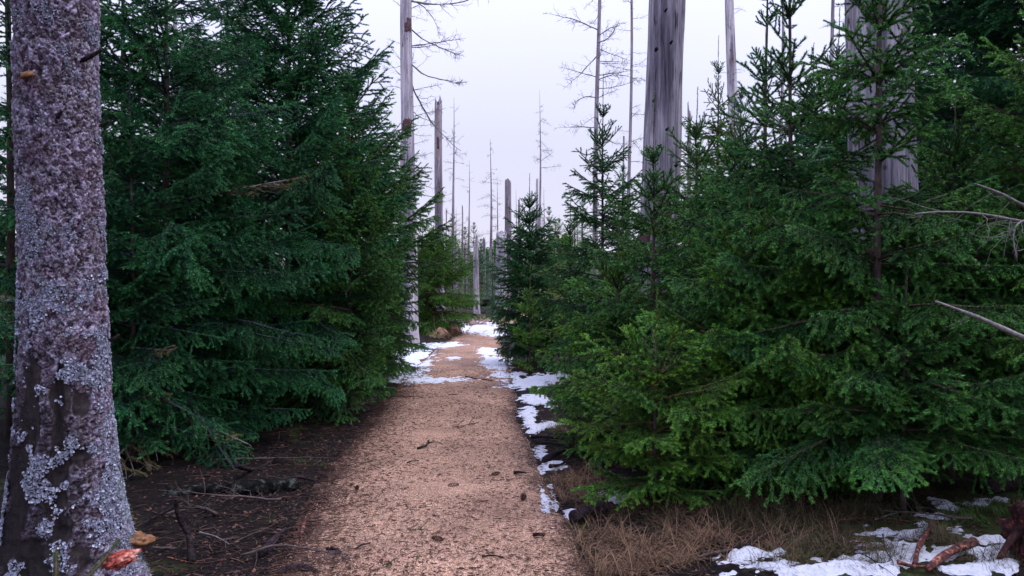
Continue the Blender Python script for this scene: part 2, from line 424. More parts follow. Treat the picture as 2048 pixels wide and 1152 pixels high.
# ------------------------------------------------------------------ spruce branches (shared meshes)
def poly_dir(start, yaw, pitch, L, n, rng, dpitch=0.0, dyaw=0.0, jit=0.05):
    P = [np.array(start, float)]; st = L / n
    for i in range(n):
        t = (i + 0.5) / n
        p = pitch + dpitch * t + rng.normal(0, jit); y = yaw + dyaw * t + rng.normal(0, jit)
        P.append(P[-1] + st * np.array([math.cos(p) * math.cos(y), math.cos(p) * math.sin(y), math.sin(p)]))
    return np.array(P)
def gen_branch(name, seed, Lb, style, nl=0.021, nw=0.0048, dens=1300, mats=None, lod=0):
    rng = np.random.default_rng(seed)
    A, B, RA, RB, AGE, ND = [], [], [], [], [], []
    def addpoly(P, r0, r1, age0, age1, nd):
        n = len(P) - 1
        for i in range(n):
            A.append(P[i]); B.append(P[i + 1])
            RA.append(r0 + (r1 - r0) * i / n); RB.append(r0 + (r1 - r0) * (i + 1) / n)
            AGE.append(age0 + (age1 - age0) * (i + .5) / n); ND.append(nd)
    sty = dict(
        up=dict(p0=8, dp=6, s0=0.10, sp=0.11, sl=0.42, droop=10, tert=0),
        leader=dict(p0=0, dp=0, s0=9, sp=1, sl=0, droop=0, tert=0),
        flat=dict(p0=8, dp=-6, s0=0.14, sp=0.105, sl=0.50, droop=-22, tert=1),
        droop=dict(p0=2, dp=-16, s0=0.16, sp=0.105, sl=0.42, droop=-45, tert=1),
        sparse=dict(p0=0, dp=0, s0=0.35, sp=0.08, sl=0.40, droop=-18, tert=1),
    )[style]
    n = 14 if not lod else 6
    main = poly_dir((0, 0, 0), 0, R(sty['p0']), Lb, n, rng, R(sty['dp']), 0, 0.035)
    if style in ('flat', 'droop'):    # tips lift again
        t = np.linspace(0, 1, n + 1); main[:, 2] += 0.10 * Lb * np.clip(t - 0.6, 0, 1) ** 1.5 * 2
    r0 = 0.0035 + 0.008 * Lb
    addpoly(main, r0, 0.002, 0.1, 1.0, 1.0 if style in ('leader', 'up') else 0.75)
    cum = np.linspace(0, Lb, n + 1)
    def at(s):
        i = min(int(s / Lb * n), n - 1); f = s / Lb * n - i
        return main[i] * (1 - f) + main[i + 1] * f
    sp = sty['sp'] * (1 if not lod else 1.7)
    s = sty['s0'] * Lb if sty['s0'] < 1 else Lb * 2
    while s < Lb * 0.97:
        for side in (-1, 1):
            if rng.random() < (0.08 if style != 'sparse' else 0.35): continue
            ss = s + rng.normal(0, sp * 0.25)
            ss = min(max(ss, 0.03), Lb * 0.97)
            rem = Lb - ss
            l2 = min(sty['sl'] * rem * rng.uniform(0.7, 1.2) + 0.06, 0.50 if style != 'up' else 0.25)
            l2 *= min(1.0, 0.45 + 1.1 * ss / Lb)
            ang = side * R(rng.uniform(42, 60))
            pit = R(rng.uniform(-12, 14) + sty['droop'] * 0.35 + (12 if style == 'up' else 0))
            m2 = max(2, int(l2 / 0.06)) if not lod else 2
            P = poly_dir(at(ss), ang, pit, l2, m2, rng, R(sty['droop']), -ang * 0.35, 0.06)
            addpoly(P, 0.0028, 0.0012, 0.15 if l2 > .16 else 0.5, 1.0, 1.0)
            if sty['tert'] and l2 > 0.11 and not lod:
                q = 0.05; k = 0
                while q < l2 * 0.88:
                    for sd2 in (-1, 1):
                        if rng.random() < 0.12: continue
                        i = min(int(q / l2 * m2), m2 - 1); f = q / l2 * m2 - i
                        pt = P[i] * (1 - f) + P[i + 1] * f
                        d = P[i + 1] - P[i]; yw = math.atan2(d[1], d[0])
                        l3 = min(0.40 * (l2 - q) + 0.07, 0.18) * rng.uniform(0.65, 1.2)
                        P3 = poly_dir(pt, yw + sd2 * R(rng.uniform(38, 58)), R(rng.uniform(-24, 26) + sty['droop'] * 0.7), l3, 2, rng, R(sty['droop'] * 0.5), 0, 0.08)
                        addpoly(P3, 0.0014, 0.0009, 0.45, 1.0, 1.0)
                    q += 0.105
        s += sp * rng.uniform(0.8, 1.2)
    A = np.array(A); B = np.array(B); RA = np.array(RA); RB = np.array(RB); AGE = np.array(AGE); ND = np.array(ND)
    if style == 'sparse': ND = np.where(rng.random(len(ND)) < 0.55, 0.0, 0.55)
    VW, QW = prisms(A, B, RA * (0.9 if not lod else 1.4), RB)
    ln = np.linalg.norm(B - A, axis=1)
    cnt = rng.poisson(ln * dens * ND)
    idx = np.repeat(np.arange(len(A)), cnt); N = len(idx)
    t = rng.random(N)
    D = (B - A)[idx] / ln[idx][:, None]
    C = A[idx] + (B - A)[idx] * t[:, None]
    ref = np.where(np.abs(D[:, 2:3]) < 0.9, np.array([[0, 0, 1.0]]), np.array([[1.0, 0, 0]]))
    U = np.cross(D, ref); U /= np.linalg.norm(U, axis=1)[:, None]; W = np.cross(U, D)
    phi = rng.uniform(0, 2 * np.pi, N)
    Rd = U * np.cos(phi)[:, None] + W * np.sin(phi)[:, None]
    Rd[:, 2] += 0.30; Rd /= np.linalg.norm(Rd, axis=1)[:, None]
    al = np.radians(rng.uniform(25, 58, N))
    ND_ = D * np.cos(al)[:, None] + Rd * np.sin(al)[:, None]
    l = nl * rng.uniform(0.7, 1.15, N)
    tip = C + ND_ * l[:, None]
    sidev = np.cross(ND_, rng.normal(size=(N, 3))); sidev /= np.linalg.norm(sidev, axis=1)[:, None] + 1e-9
    hw = nw * 0.5
    VN = np.stack([C - sidev * hw, C + sidev * hw, tip], 1).reshape(-1, 3)
    TN = np.arange(N * 3).reshape(-1, 3) + len(VW)
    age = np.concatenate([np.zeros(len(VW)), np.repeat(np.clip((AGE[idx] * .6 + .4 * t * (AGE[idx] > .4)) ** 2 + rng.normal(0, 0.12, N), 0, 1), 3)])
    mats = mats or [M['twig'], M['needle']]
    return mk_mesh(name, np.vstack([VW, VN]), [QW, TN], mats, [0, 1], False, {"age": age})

LIB = {}
sd_ = 100
for style, lens, k in (('up', (0.30, 0.50, 0.80), 2), ('flat', (0.5, 0.85, 1.3), 3), ('droop', (0.8, 1.3, 1.9), 2)):
    LIB[style] = []
    for Lb in lens:
        for q in range(k):
            sd_ += 1
            LIB[style].append((Lb, gen_branch("branch_" + style, sd_, Lb, style)))
LIB['leader'] = [(0.4, gen_branch("leader_shoot", 90 + q, 0.4, 'leader', dens=500)) for q in range(2)]
LIB['sparse'] = [(0.9, gen_branch("sparse_branch", 70 + q, 0.9, 'sparse', mats=[M['greytwig'], M['dryneedle']])) for q in range(3)]
FAR = {}
for style in ('up', 'flat', 'droop'):
    FAR[style] = [(1.0, gen_branch("far_branch", 300 + q, 1.0, style, nl=0.045, nw=0.011, dens=95, lod=1)) for q in range(2)]

def gen_bare(name, seed, mat, kind=0):
    """leafless branch of length 1: droops, then its tip lifts, with fine side twigs"""
    rng = np.random.default_rng(seed)
    n = 16
    p0, dp = ((-8, 30), (20, -60), (-25, 40), (5, 5), (35, -20), (-35, 20))[kind % 6]
    main = poly_dir((0, 0, 0), 0, R(p0), 1.0, n, rng, R(dp), rng.normal(0, .3), 0.08)
    ac = Acc()
    V, T, Q = tube(main, np.linspace(0.013, 0.0025, n + 1), 5, True, 0.5, seed, 30.)
    ac.add(V, T, Q)
    A, B, ra, rb = [], [], [], []
    def go(P0, yaw, pit, Ln, r, depth):
        m = 4; P = poly_dir(P0, yaw, pit, Ln, m, rng, R(rng.uniform(-10, 45)), rng.normal(0, .5), 0.22)
        for i in range(m):
            A.append(P[i]); B.append(P[i + 1]); ra.append(r * (1 - .6 * i / m)); rb.append(r * (1 - .6 * (i + 1) / m))
            if depth and rng.random() < 0.6:
                go(P[i + 1], yaw + rng.choice((-1, 1)) * rng.uniform(.5, 1.1), pit + rng.normal(0, .5), Ln * rng.uniform(.3, .55), r * .6, depth - 1)
    for s in np.sort(rng.uniform(0.15, 0.98, 15)):
        i = min(int(s * n), n - 1)
        go(main[i], rng.choice((-1, 1)) * rng.uniform(.5, 1.1), rng.normal(-.05, .45), rng.uniform(.10, .32) * (1.15 - s * .6), 0.0042, 2)
    V, Q = prisms(np.array(A), np.array(B), np.array(ra), np.array(rb)); ac.add(V, None, Q)
    return ac.mesh(name, mat)
BARE = [gen_bare("bare_branch", 500 + k, M['greytwig'], k) for k in range(8)]

# ------------------------------------------------------------------ ground and path
PY = np.array([-3.0, 2.0, 4.22, 5.63, 7.2, 9.0, 11.4, 13.8, 16.5, 19.0, 21.3, 24.4, 28.0, 32.0, 40.0])
PL = np.array([-1.02, -1.12, -1.27, -1.42, -1.50, -1.57, -1.63, -1.66, -1.62, -1.52, -1.25, -1.22, -0.9, 0.2, 4.5])
PR = np.array([0.62, 0.55, 0.42, 0.31, 0.20, 0.06, 0.03, -0.02, -0.18, -0.30, -0.25, -0.05, 0.6, 1.9, 6.5])
def path_x(y): return np.interp(y, PY, PL), np.interp(y, PY, PR)
def outside(x, y):
    l, r = path_x(y)
    d = np.maximum(l - x, x - r)
    return np.where((y > 41) , 5.0, d)
def ground_h(x, y):
    x = np.asarray(x, float); y = np.asarray(y, float)
    P = np.stack([x, y, np.zeros_like(x)], -1)
    d = outside(x, y)
    e = sstep(-0.05, 0.8, d)
    h = e * (0.05 + 0.07 * perlin(P, 0.7, 3.3) + 0.03 * perlin(P, 2.6, 9.1) + 0.014 * perlin(P, 8.0, 1.1))
    h = h + 0.10 * e * sstep(0.3, 1.6, x - path_x(y)[1]) * sstep(9, 5, y)
    h = h + 1.2 * sstep(30, 120, np.hypot(x, y)) * perlin(P, 0.02, 5.5)
    return h - 0.025 * (1 - sstep(-0.15, 0.05, d))
def gh(x, y): return float(ground_h(np.array([x]), np.array([y]))[0])
def path_z(x, y):
    x = np.asarray(x, float); y = np.asarray(y, float); l, r = path_x(y)
    U = np.clip((x - l) / (r - l), 0, 1); P3 = np.stack([x, y, x * 0], -1)
    return 0.004 + 0.012 * perlin(P3, 1.1) + 0.004 * perlin(P3, 6.0) + 0.02 * np.sin(np.pi * U) - 0.035 * (1 - sstep(0, 0.06, np.minimum(U, 1 - U)))
def surf(x, y):
    g = ground_h(x, y); p = path_z(x, y)
    return np.where(outside(x, y) < 0.04, np.maximum(g, p), g)
def gp(px, py):
    """the spot (x, y) of the ground seen along that direction"""
    d = 1600 * EYE / (py - 545.0)
    for k in range(6):
        h = gh((px - 1024) * d / 1600, d)
        d = .5 * d + .5 * 1600 * (EYE - max(h, 0)) / (py - 545.0)
    return (px - 1024) * d / 1600, d

def gridlines(a, b, fa, fb, fine, grow=1.12, ext=None):
    g = list(np.arange(fa, fb, fine)); s = fine
    x = g[-1]
    while x < b: s *= grow; x += s; g.append(x)
    s = fine; x = g[0]
    while x > a: s *= grow; x -= s; g.insert(0, x)
    return np.array(g)
gx = gridlines(-260, 260, -4.0, 4.2, 0.03)
gy = gridlines(-40, 420, 3.4, 12.0, 0.035, 1.05)
X, Y = np.meshgrid(gx, gy)
Z = ground_h(X, Y)
V = np.stack([X, Y, Z], -1).reshape(-1, 3)
nx, ny = len(gx), len(gy)
i = (np.arange(ny - 1)[:, None] * nx + np.arange(nx - 1)[None, :]).ravel()
Q = np.stack([i, i + 1, i + nx + 1, i + nx], -1)
mossy = sstep(0.2, 2.5, V[:, 0] - np.interp(V[:, 1], PY, PR))
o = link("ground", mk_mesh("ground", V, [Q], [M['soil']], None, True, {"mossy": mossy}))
tag(o, "dark forest floor of needles, soil and moss under the spruces", kind="structure")

# path strip
vy = gridlines(-2.8, 39, 3.4, 12.0, 0.05, 1.03)
u = np.linspace(0, 1, 61)
U, VY = np.meshgrid(u, vy)
l, r = path_x(VY)
Pn = np.stack([VY * 0 + 1.5, VY, VY * 0], -1)
l = l - 0.05 + 0.14 * perlin(Pn, 1.4, 2.0) + 0.10 * perlin(Pn, 5, 4.0)
r = r + 0.05 + 0.09 * perlin(Pn, 1.3, 22.0) + 0.06 * perlin(Pn, 5, 14.0)
XX = l + (r - l) * U
P3 = np.stack([XX, VY, XX * 0], -1)
ZZ = 0.004 + 0.012 * perlin(P3, 1.1) + 0.004 * perlin(P3, 6.0) + 0.02 * np.sin(np.pi * U) - 0.035 * (1 - sstep(0, 0.06, np.minimum(U, 1 - U)))
edge = np.clip(1 - np.minimum(U * 0.85, (1 - U) * 1.3) / 0.22 + .35 * fbm(P3, 2.5, 3), 0, 1) ** 1.2 * .85
edge = np.maximum(edge, 0.22 * sstep(0.45, .0, U) * sstep(9, 5, VY))
V = np.stack([XX, VY, ZZ], -1).reshape(-1, 3); nx, ny = len(u), len(vy)
i = (np.arange(ny - 1)[:, None] * nx + np.arange(nx - 1)[None, :]).ravel()
Q = np.stack([i, i + 1, i + nx + 1, i + nx], -1)
o = link("path", mk_mesh("path", V, [Q], [M['gravel']], None, True, {"edge": edge.ravel()}))
tag(o, "tan gravel footpath curving away between the young spruces", kind="structure")

# ------------------------------------------------------------------ snow
SNOW = [  # px, py, rx px, ry px, weight
    (955, 658, 40, 8, 1), (985, 668, 24, 5, 1), (960, 648, 26, 4, .9), (885, 692, 34, 5, 1), (905, 688, 16, 3, .8),
    (815, 722, 42, 24, 1), (810, 750, 40, 12, 1), (840, 733, 24, 8, .8), (880, 764, 70, 5, .75), (820, 763, 40, 7, 1),
    (975, 706, 20, 9, 1), (992, 724, 26, 12, 1), (1000, 738, 20, 6, .9), (1015, 750, 36, 7, 1), (1060, 764, 50, 13, 1), (1100, 758, 40, 9, 1),
    (1070, 800, 26, 10, 1), (1056, 822, 17, 10, 1), (1100, 815, 15, 6, .8), (1092, 852, 30, 7, 1), (1060, 846, 14, 11, 1), (1068, 864, 12, 7, .9),
    (1083, 908, 14, 12, 1), (1100, 935, 22, 9, 1), (1083, 944, 10, 9, .9), (1098, 1000, 15, 22, 1), (1088, 985, 10, 12, .9),
    (1146, 1032, 16, 9, 1), (1210, 992, 20, 6, .8), (1240, 1000, 24, 14, 1), (1110, 1070, 12, 9, .75),
    (1490, 1118, 50, 15, 1), (1540, 1140, 80, 12, 1), (1590, 1150, 50, 8, .9), (1765, 1072, 50, 9, 1), (1830, 1075, 55, 14, 1), (1790, 1100, 80, 14, 1),
    (1750, 1122, 95, 14, 1), (1700, 1140, 120, 14, 1), (1830, 1120, 50, 18, .9), (1900, 1015, 26, 14, 1), (1880, 1037, 24, 8, .9), (1960, 1012, 50, 9, 1), (2005, 1005, 20, 7, .8),
    (1990, 1085, 46, 12, 1), (1985, 1110, 60, 14, 1), (2000, 1135, 50, 18, 1), (1900, 1110, 30, 14, .9), (1950, 1145, 50, 14, 1), (1910, 1060, 18, 6, .6),
    (1088, 636, 11, 7, 1), (905, 719, 16, 3, .7), (1560, 1108, 14, 5, .5), (1850, 1055, 14, 4, .8), (1735, 1055, 10, 4, .5), (945, 640, 18, 3, .7),
]
def build_snow():
    ac = []
    res0 = 0.022
    for (x0, x1, y0, y1, res) in ((-2.0, 3.2, 3.75, 9.0, 0.018), (-2.6, 1.3, 9.0, 33.0, 0.035)):
        xs = np.arange(x0, x1, res); ys = np.arange(y0, y1 + res * .5, res)
        X, Y = np.meshgrid(xs, ys); m = np.full(X.shape, -1.0)
        for px, py, rx, ry, wt in SNOW:
            cx, cy = gp(px, py)
            if not (y0 - 2 < cy < y1 + 2): continue
            ax = rx * cy / 1600; ay = max(ry * cy * cy / (1600 * EYE), 0.03)
            d = np.hypot((X - cx) / ax, (Y - cy) / ay)
            m = np.maximum(m, wt * (1.25 - d) - (1 - wt) * .3)
        P = np.stack([X, Y, X * 0], -1)
        nz = 0.5 * fbm(P, 2.2, 4, 7.0) + 0.75 * fbm(P, 9.0, 4, 3.0) + .35 * perlin(P, 30.0)
        f = m + nz * 1.30 - 0.30
        h = ground_h(X, Y); l, r = path_x(Y); onp = outside(X, Y) < 0.05
        h = surf(X, Y)
        th = np.where(onp, 0.020, 0.034)
        Z = h + np.where(f > 0, np.abs(f) ** .75 * .8, np.maximum(f, -.6)) * th + 0.0022 * perlin(P, 25.) * sstep(0, .2, f) + 0.002
        ok = f > -0.45
        nx = X.shape[1]
        i = (np.arange(X.shape[0] - 1)[:, None] * nx + np.arange(nx - 1)[None, :]).ravel()
        Q = np.stack([i, i + 1, i + nx + 1, i + nx], -1)
        okf = ok.ravel()
        Q = Q[okf[Q].sum(1) >= 3]
        used = np.unique(Q); mp = np.full(X.size, -1); mp[used] = np.arange(len(used))
        ac.append((np.stack([X, Y, Z], -1).reshape(-1, 3)[used], mp[Q]))
    n0 = len(ac[0][0])
    V = np.vstack([a[0] for a in ac]); Q = np.vstack([ac[0][1], ac[1][1] + n0])
    o = link("snow", mk_mesh("snow", V, [Q], [M['snow']]))
    tag(o, "thin broken patches of old snow along the path verges", "snow", kind="stuff")
build_snow()

# ------------------------------------------------------------------ spruces
def clear_len(bx, by, z, az, Ln, over):
    """pruned back where a branch would hang too far over the path"""
    ca, sa = math.cos(az), math.sin(az)
    lim = -(over + 0.22 * max(z - 0.6, 0))
    for k in range(1, 13):
        q = Ln * k / 12; x, y = bx + ca * q, by + sa * q
        if float(outside(np.array([x]), np.array([y]))[0]) < lim or (math.hypot(x, y) < 2.9): return Ln * (k - 1) / 12
    return Ln
PITCH_T = [0, .12, .35, .7, 1.0]
PITCH_V = [52, 38, 20, 2, -14]
def spruce(label, px, d, H, Rm, tint=(1, 1, 1), seed=0, gap=0.30, nper=6, inter=4, zlow=0.12, over=0.0, thin=1.0, lean=(0, 0), prof=0.75,
           group="young spruces along the path", crown_top=None, taper=1.5, updeg=0, skip=None, dry=0.0, open_=0.0, extra=()):
    rng = np.random.default_rng(seed * 7 + 11)
    bx = (px - 1024) * d / 1600; by = d; bz = gh(bx, by) - 0.03
    root = thing("spruce_tree", label, "spruce", (bx, by, bz), group)
    gap *= 1.36; inter = inter * .6
    nt_ = 14
    zt = np.linspace(0, H, nt_)
    wb = np.cumsum(rng.normal(0, 0.012 * H / nt_, (nt_, 2)), 0)
    axis = np.stack([wb[:, 0] + lean[0] * zt / H, wb[:, 1] + lean[1] * zt / H, zt], -1)
    r0 = 0.0055 * H + 0.006
    rad = r0 * (1 - zt / H) ** 0.85 + 0.004; rad[0] *= 1.25
    V, T, Q = tube(axis, rad, 10, True, 0.15, seed)
    link("trunk", mk_mesh("spruce_trunk", V, [T, Q], [M['sprucebark']]), root)
    def axp(z): return np.array([np.interp(z, zt, axis[:, 0]), np.interp(z, zt, axis[:, 1]), z])
    Lp, me = LIB['leader'][rng.integers(2)]
    link("branch", me, root, axp(H - 0.02), (0, R(-88), 0), (0.9, 1, 1), tint)
    z = H - 0.30 * rng.uniform(.8, 1.1); az0 = rng.uniform(0, 6.28); cnt = 0
    def put(zz, az, Ln, extra=0):
        nonlocal cnt
        t = (H - zz) / H
        wz = bz + zz
        p = axp(zz)
        Ln = clear_len(bx + p[0], by + p[1], wz, az, Ln, over)
        if Ln < 0.12: return
        if skip and skip(bx + p[0] + math.cos(az) * Ln, by + p[1] + math.sin(az) * Ln, wz): return
        if dry and rng.random() < dry * sstep(0.5, 0.9, t):
            Lp, me = LIB['sparse'][rng.integers(3)]; tt = (1, 1, 1); style = 'sparse'
        else:
            style = 'up' if (t < max(.16, open_ * .8) or Ln < .42) else ('flat' if (t < .55 or Ln < 0.7) else 'droop')
            lib = LIB[style]
            ds = np.array([abs(math.log(Ln / q[0])) for q in lib]); best = np.where(ds < ds.min() + 0.02)[0]
            Lp, me = lib[rng.choice(best)]; tt = tint
        pit = np.interp(t * (1 - .35 * open_), PITCH_T, PITCH_V) + rng.normal(0, 8) + extra + updeg * (1 - t)
        s = Ln / Lp
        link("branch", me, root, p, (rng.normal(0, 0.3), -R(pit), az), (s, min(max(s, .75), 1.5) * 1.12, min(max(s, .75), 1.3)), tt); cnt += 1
    for (ez, eaz, eL, ep) in extra:
        Lp, me = LIB['flat'][6 + rng.integers(3)]
        link("branch", me, root, axp(ez), (rng.normal(0, .3), -R(ep), eaz), (eL / Lp, eL / Lp * .95, eL / Lp * .95), tint); cnt += 1
    while z > zlow:
        t = (H - z) / H
        base = Rm * min(1.0, t * taper) ** prof
        base = max(base, 0.16)
        if z < 0.5: base *= 0.75
        m = max(3, int(round(nper * thin + rng.normal(0, .5))))
        az0 += rng.uniform(.3, 1.2)
        for k in range(m):
            if cnt > 285: break
            put(z + rng.normal(0, .025), az0 + k * 2 * math.pi / m + rng.normal(0, .18), base * rng.uniform(.75, 1.12))
        if t > 0.08:
            for k in range(int(inter if t > open_ else 1)):
                if cnt > 285: break
                put(z + gap * rng.uniform(.25, .75), rng.uniform(0, 6.28), base * rng.uniform(.45, .85), 4)
        z -= gap * rng.uniform(.8, 1.2) * (1.15 if t < .2 else 1)
    return root

G1 = (1.0, 1.0, 1.0); BL = (0.65, 0.95, 1.55); DK = (0.50, 0.82, 1.35); YL = (1.8, 1.40, 0.85); WG = (1.45, 1.2, 0.75); OL = (2.0, 1.35, 1.0)  # DK: darker needle tint, paints in the shade of overhung thicket trees
NEAR = [
    # left side
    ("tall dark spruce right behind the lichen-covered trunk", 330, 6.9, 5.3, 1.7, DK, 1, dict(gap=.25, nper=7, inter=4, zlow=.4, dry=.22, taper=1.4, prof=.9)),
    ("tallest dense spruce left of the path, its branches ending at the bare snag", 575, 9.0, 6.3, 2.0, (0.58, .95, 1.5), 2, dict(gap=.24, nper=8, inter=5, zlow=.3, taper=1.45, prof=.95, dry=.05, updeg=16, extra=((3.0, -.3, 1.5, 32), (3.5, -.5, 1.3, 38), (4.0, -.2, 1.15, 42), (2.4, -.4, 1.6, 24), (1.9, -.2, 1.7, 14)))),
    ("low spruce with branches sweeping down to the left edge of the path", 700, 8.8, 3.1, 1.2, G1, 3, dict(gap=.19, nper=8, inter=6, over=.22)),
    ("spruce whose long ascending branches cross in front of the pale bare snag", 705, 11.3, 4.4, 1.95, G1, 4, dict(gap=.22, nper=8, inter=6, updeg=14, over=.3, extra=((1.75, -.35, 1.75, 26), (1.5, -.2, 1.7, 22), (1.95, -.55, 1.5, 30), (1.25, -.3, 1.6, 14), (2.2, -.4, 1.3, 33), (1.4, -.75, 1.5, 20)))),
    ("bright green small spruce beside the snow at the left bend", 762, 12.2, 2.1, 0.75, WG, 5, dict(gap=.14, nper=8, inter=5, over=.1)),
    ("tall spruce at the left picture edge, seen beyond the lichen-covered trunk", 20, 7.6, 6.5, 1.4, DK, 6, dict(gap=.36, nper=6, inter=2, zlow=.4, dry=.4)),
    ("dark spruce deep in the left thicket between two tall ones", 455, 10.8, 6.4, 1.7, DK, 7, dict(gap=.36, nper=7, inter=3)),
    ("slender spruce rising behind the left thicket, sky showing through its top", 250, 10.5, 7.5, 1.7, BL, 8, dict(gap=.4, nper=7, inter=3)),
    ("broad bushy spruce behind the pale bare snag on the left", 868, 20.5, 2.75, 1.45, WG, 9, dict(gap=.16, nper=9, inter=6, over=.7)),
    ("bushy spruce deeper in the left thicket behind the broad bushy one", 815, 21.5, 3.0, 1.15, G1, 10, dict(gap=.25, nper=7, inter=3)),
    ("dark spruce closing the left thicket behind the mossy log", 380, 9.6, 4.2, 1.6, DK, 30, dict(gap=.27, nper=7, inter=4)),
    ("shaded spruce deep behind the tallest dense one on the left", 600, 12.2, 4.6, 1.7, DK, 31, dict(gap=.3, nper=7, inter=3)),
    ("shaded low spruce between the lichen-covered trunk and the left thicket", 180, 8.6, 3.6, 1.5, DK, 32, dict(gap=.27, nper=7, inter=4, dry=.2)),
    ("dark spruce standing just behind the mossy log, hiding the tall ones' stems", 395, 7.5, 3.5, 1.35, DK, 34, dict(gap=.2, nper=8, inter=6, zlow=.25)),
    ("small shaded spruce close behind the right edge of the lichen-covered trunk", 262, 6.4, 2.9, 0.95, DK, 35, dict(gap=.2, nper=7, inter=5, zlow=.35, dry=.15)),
    ("unseen tall spruce added outside the left picture edge to shade the lichen-covered trunk's foot", -1180, 3.1, 7.5, 2.1, DK, 41, dict(gap=.33, nper=7, inter=3, zlow=1.0)),  # added out of view to shade the left foreground
    # middle
    ("dark blue-green spruce standing alone at the right side of the bend", 1058, 13.9, 3.0, 1.05, (0.6, .85, 1.1), 11, dict(gap=.15, nper=9, inter=6, prof=.7, taper=1.5, over=.3)),
    ("small light green spruce in front of the dark blue-green one at the bend", 1060, 12.6, 1.38, 0.55, YL, 12, dict(gap=.17, nper=6, inter=2)),
    # right side
    ("dark slim spruce with a thin top in front of the tall branchy snag", 1205, 11.6, 4.1, 1.05, (0.7, .85, 1.0), 13, dict(gap=.26, nper=7, inter=5)),
    ("lighter spruce left of the slim dark one, above the snowy verge", 1140, 13.2, 2.5, 0.8, G1, 14, dict(gap=.22, nper=7, inter=5)),
    ("young spruce with an open leader in front of the thick smooth snag", 1305, 6.9, 2.75, 1.12, G1, 15, dict(gap=.24, nper=7, inter=4, over=.05, taper=1.3, prof=1.0, open_=.3)),
    ("low spruce with bright tips spreading over the snowy verge", 1235, 7.2, 1.7, 0.95, (1.35, 1.2, .8), 16, dict(gap=.15, nper=8, inter=6, over=.1)),
    ("sapling with a bare brown leader in the front right thicket", 1312, 5.4, 1.12, 0.75, WG, 17, dict(gap=.14, nper=8, inter=5, taper=2.6, prof=.5)),
    ("wide spruce with long upright whorled leader branches right of centre", 1580, 5.95, 4.0, 1.5, (0.85, .95, 1.0), 18, dict(gap=.29, nper=7, inter=5, taper=1.15, prof=1.0, open_=.5)),
    ("spruce with a second thin leader just behind the wide upright one", 1530, 7.6, 4.6, 1.15, BL, 19, dict(gap=.32, nper=6, inter=4, prof=1.0, taper=1.1, open_=.35)),
    ("thin-stemmed spruce growing in front of the thickest cracked snag", 1758, 5.15, 4.4, 1.45, (.9, 1, .95), 20, dict(gap=.29, nper=8, inter=5, zlow=.35, taper=1.1, prof=1.1, open_=.25)),
    ("yellowish spruce between the thick smooth snag and the pale leaning one", 1432, 13.5, 5.2, 1.35, OL, 21, dict(gap=.33, nper=7, inter=4)),
    ("tall dark spruce filling the upper right corner", 2070, 7.6, 8.0, 2.1, (.42, .7, 1.1), 22, dict(gap=.24, nper=9, inter=6, taper=1.5)),
    ("dark spruce behind the thickest cracked snag", 1925, 9.3, 7.0, 1.9, (.42, .7, 1.1), 23, dict(gap=.26, nper=9, inter=5)),
    ("spruce at the right edge holding fresh green boughs over the snow", 2110, 5.4, 3.4, 1.5, (1.3, 1.2, .9), 24, dict(gap=.24, nper=7, inter=5, zlow=.55)),
    ("low spruce with drooping boughs over the brown grass on the right", 1500, 5.75, 1.9, 1.25, (1.25, 1.15, .85), 25, dict(gap=.17, nper=8, inter=5)),
    ("dark spruce filling the gap behind the wide upright one", 1620, 9.0, 3.8, 1.5, BL, 26, dict(gap=.25, nper=7, inter=4)),
    ("sapling with drooping tips in front of the twin brown stems on the right", 1810, 4.9, 1.45, 0.85, G1, 33, dict(gap=.15, nper=8, inter=4, zlow=.5)),
    ("full spruce filling the space left of the wide upright one", 1470, 8.0, 3.0, 1.35, G1, 36, dict(gap=.2, nper=8, inter=5)),
    ("small spruce in front of the wide upright one, its boughs nearly touching the brown grass", 1665, 5.6, 2.0, 1.05, (1.2, 1.15, .85), 37, dict(gap=.15, nper=8, inter=6, zlow=.3)),
    ("spruce wedged between the thin-stemmed one and the right edge", 1905, 5.5, 2.5, 1.1, G1, 38, dict(gap=.17, nper=8, inter=6, zlow=.45)),
    ("dark bluish spruce between the wide upright one and the thickest cracked snag", 1668, 8.2, 3.9, 1.25, (.6, .9, 1.3), 39, dict(gap=.22, nper=8, inter=5)),
    ("dense spruce half hidden behind the young one with the open leader", 1390, 9.2, 3.4, 1.3, G1, 27, dict(gap=.25, nper=7, inter=4)),
    ("low bushy spruce under the boughs at the far right", 1850, 6.3, 1.9, 1.3, G1, 28, dict(gap=.2, nper=8, inter=5)),
    ("spruce of medium height deep in the right thicket behind the yellowish one", 1330, 17.0, 4.2, 1.4, G1, 29, dict(gap=.36, nper=6, inter=3)),
]
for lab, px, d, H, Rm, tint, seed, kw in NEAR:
    spruce(lab, px, d, H, Rm, tint, seed, **kw)

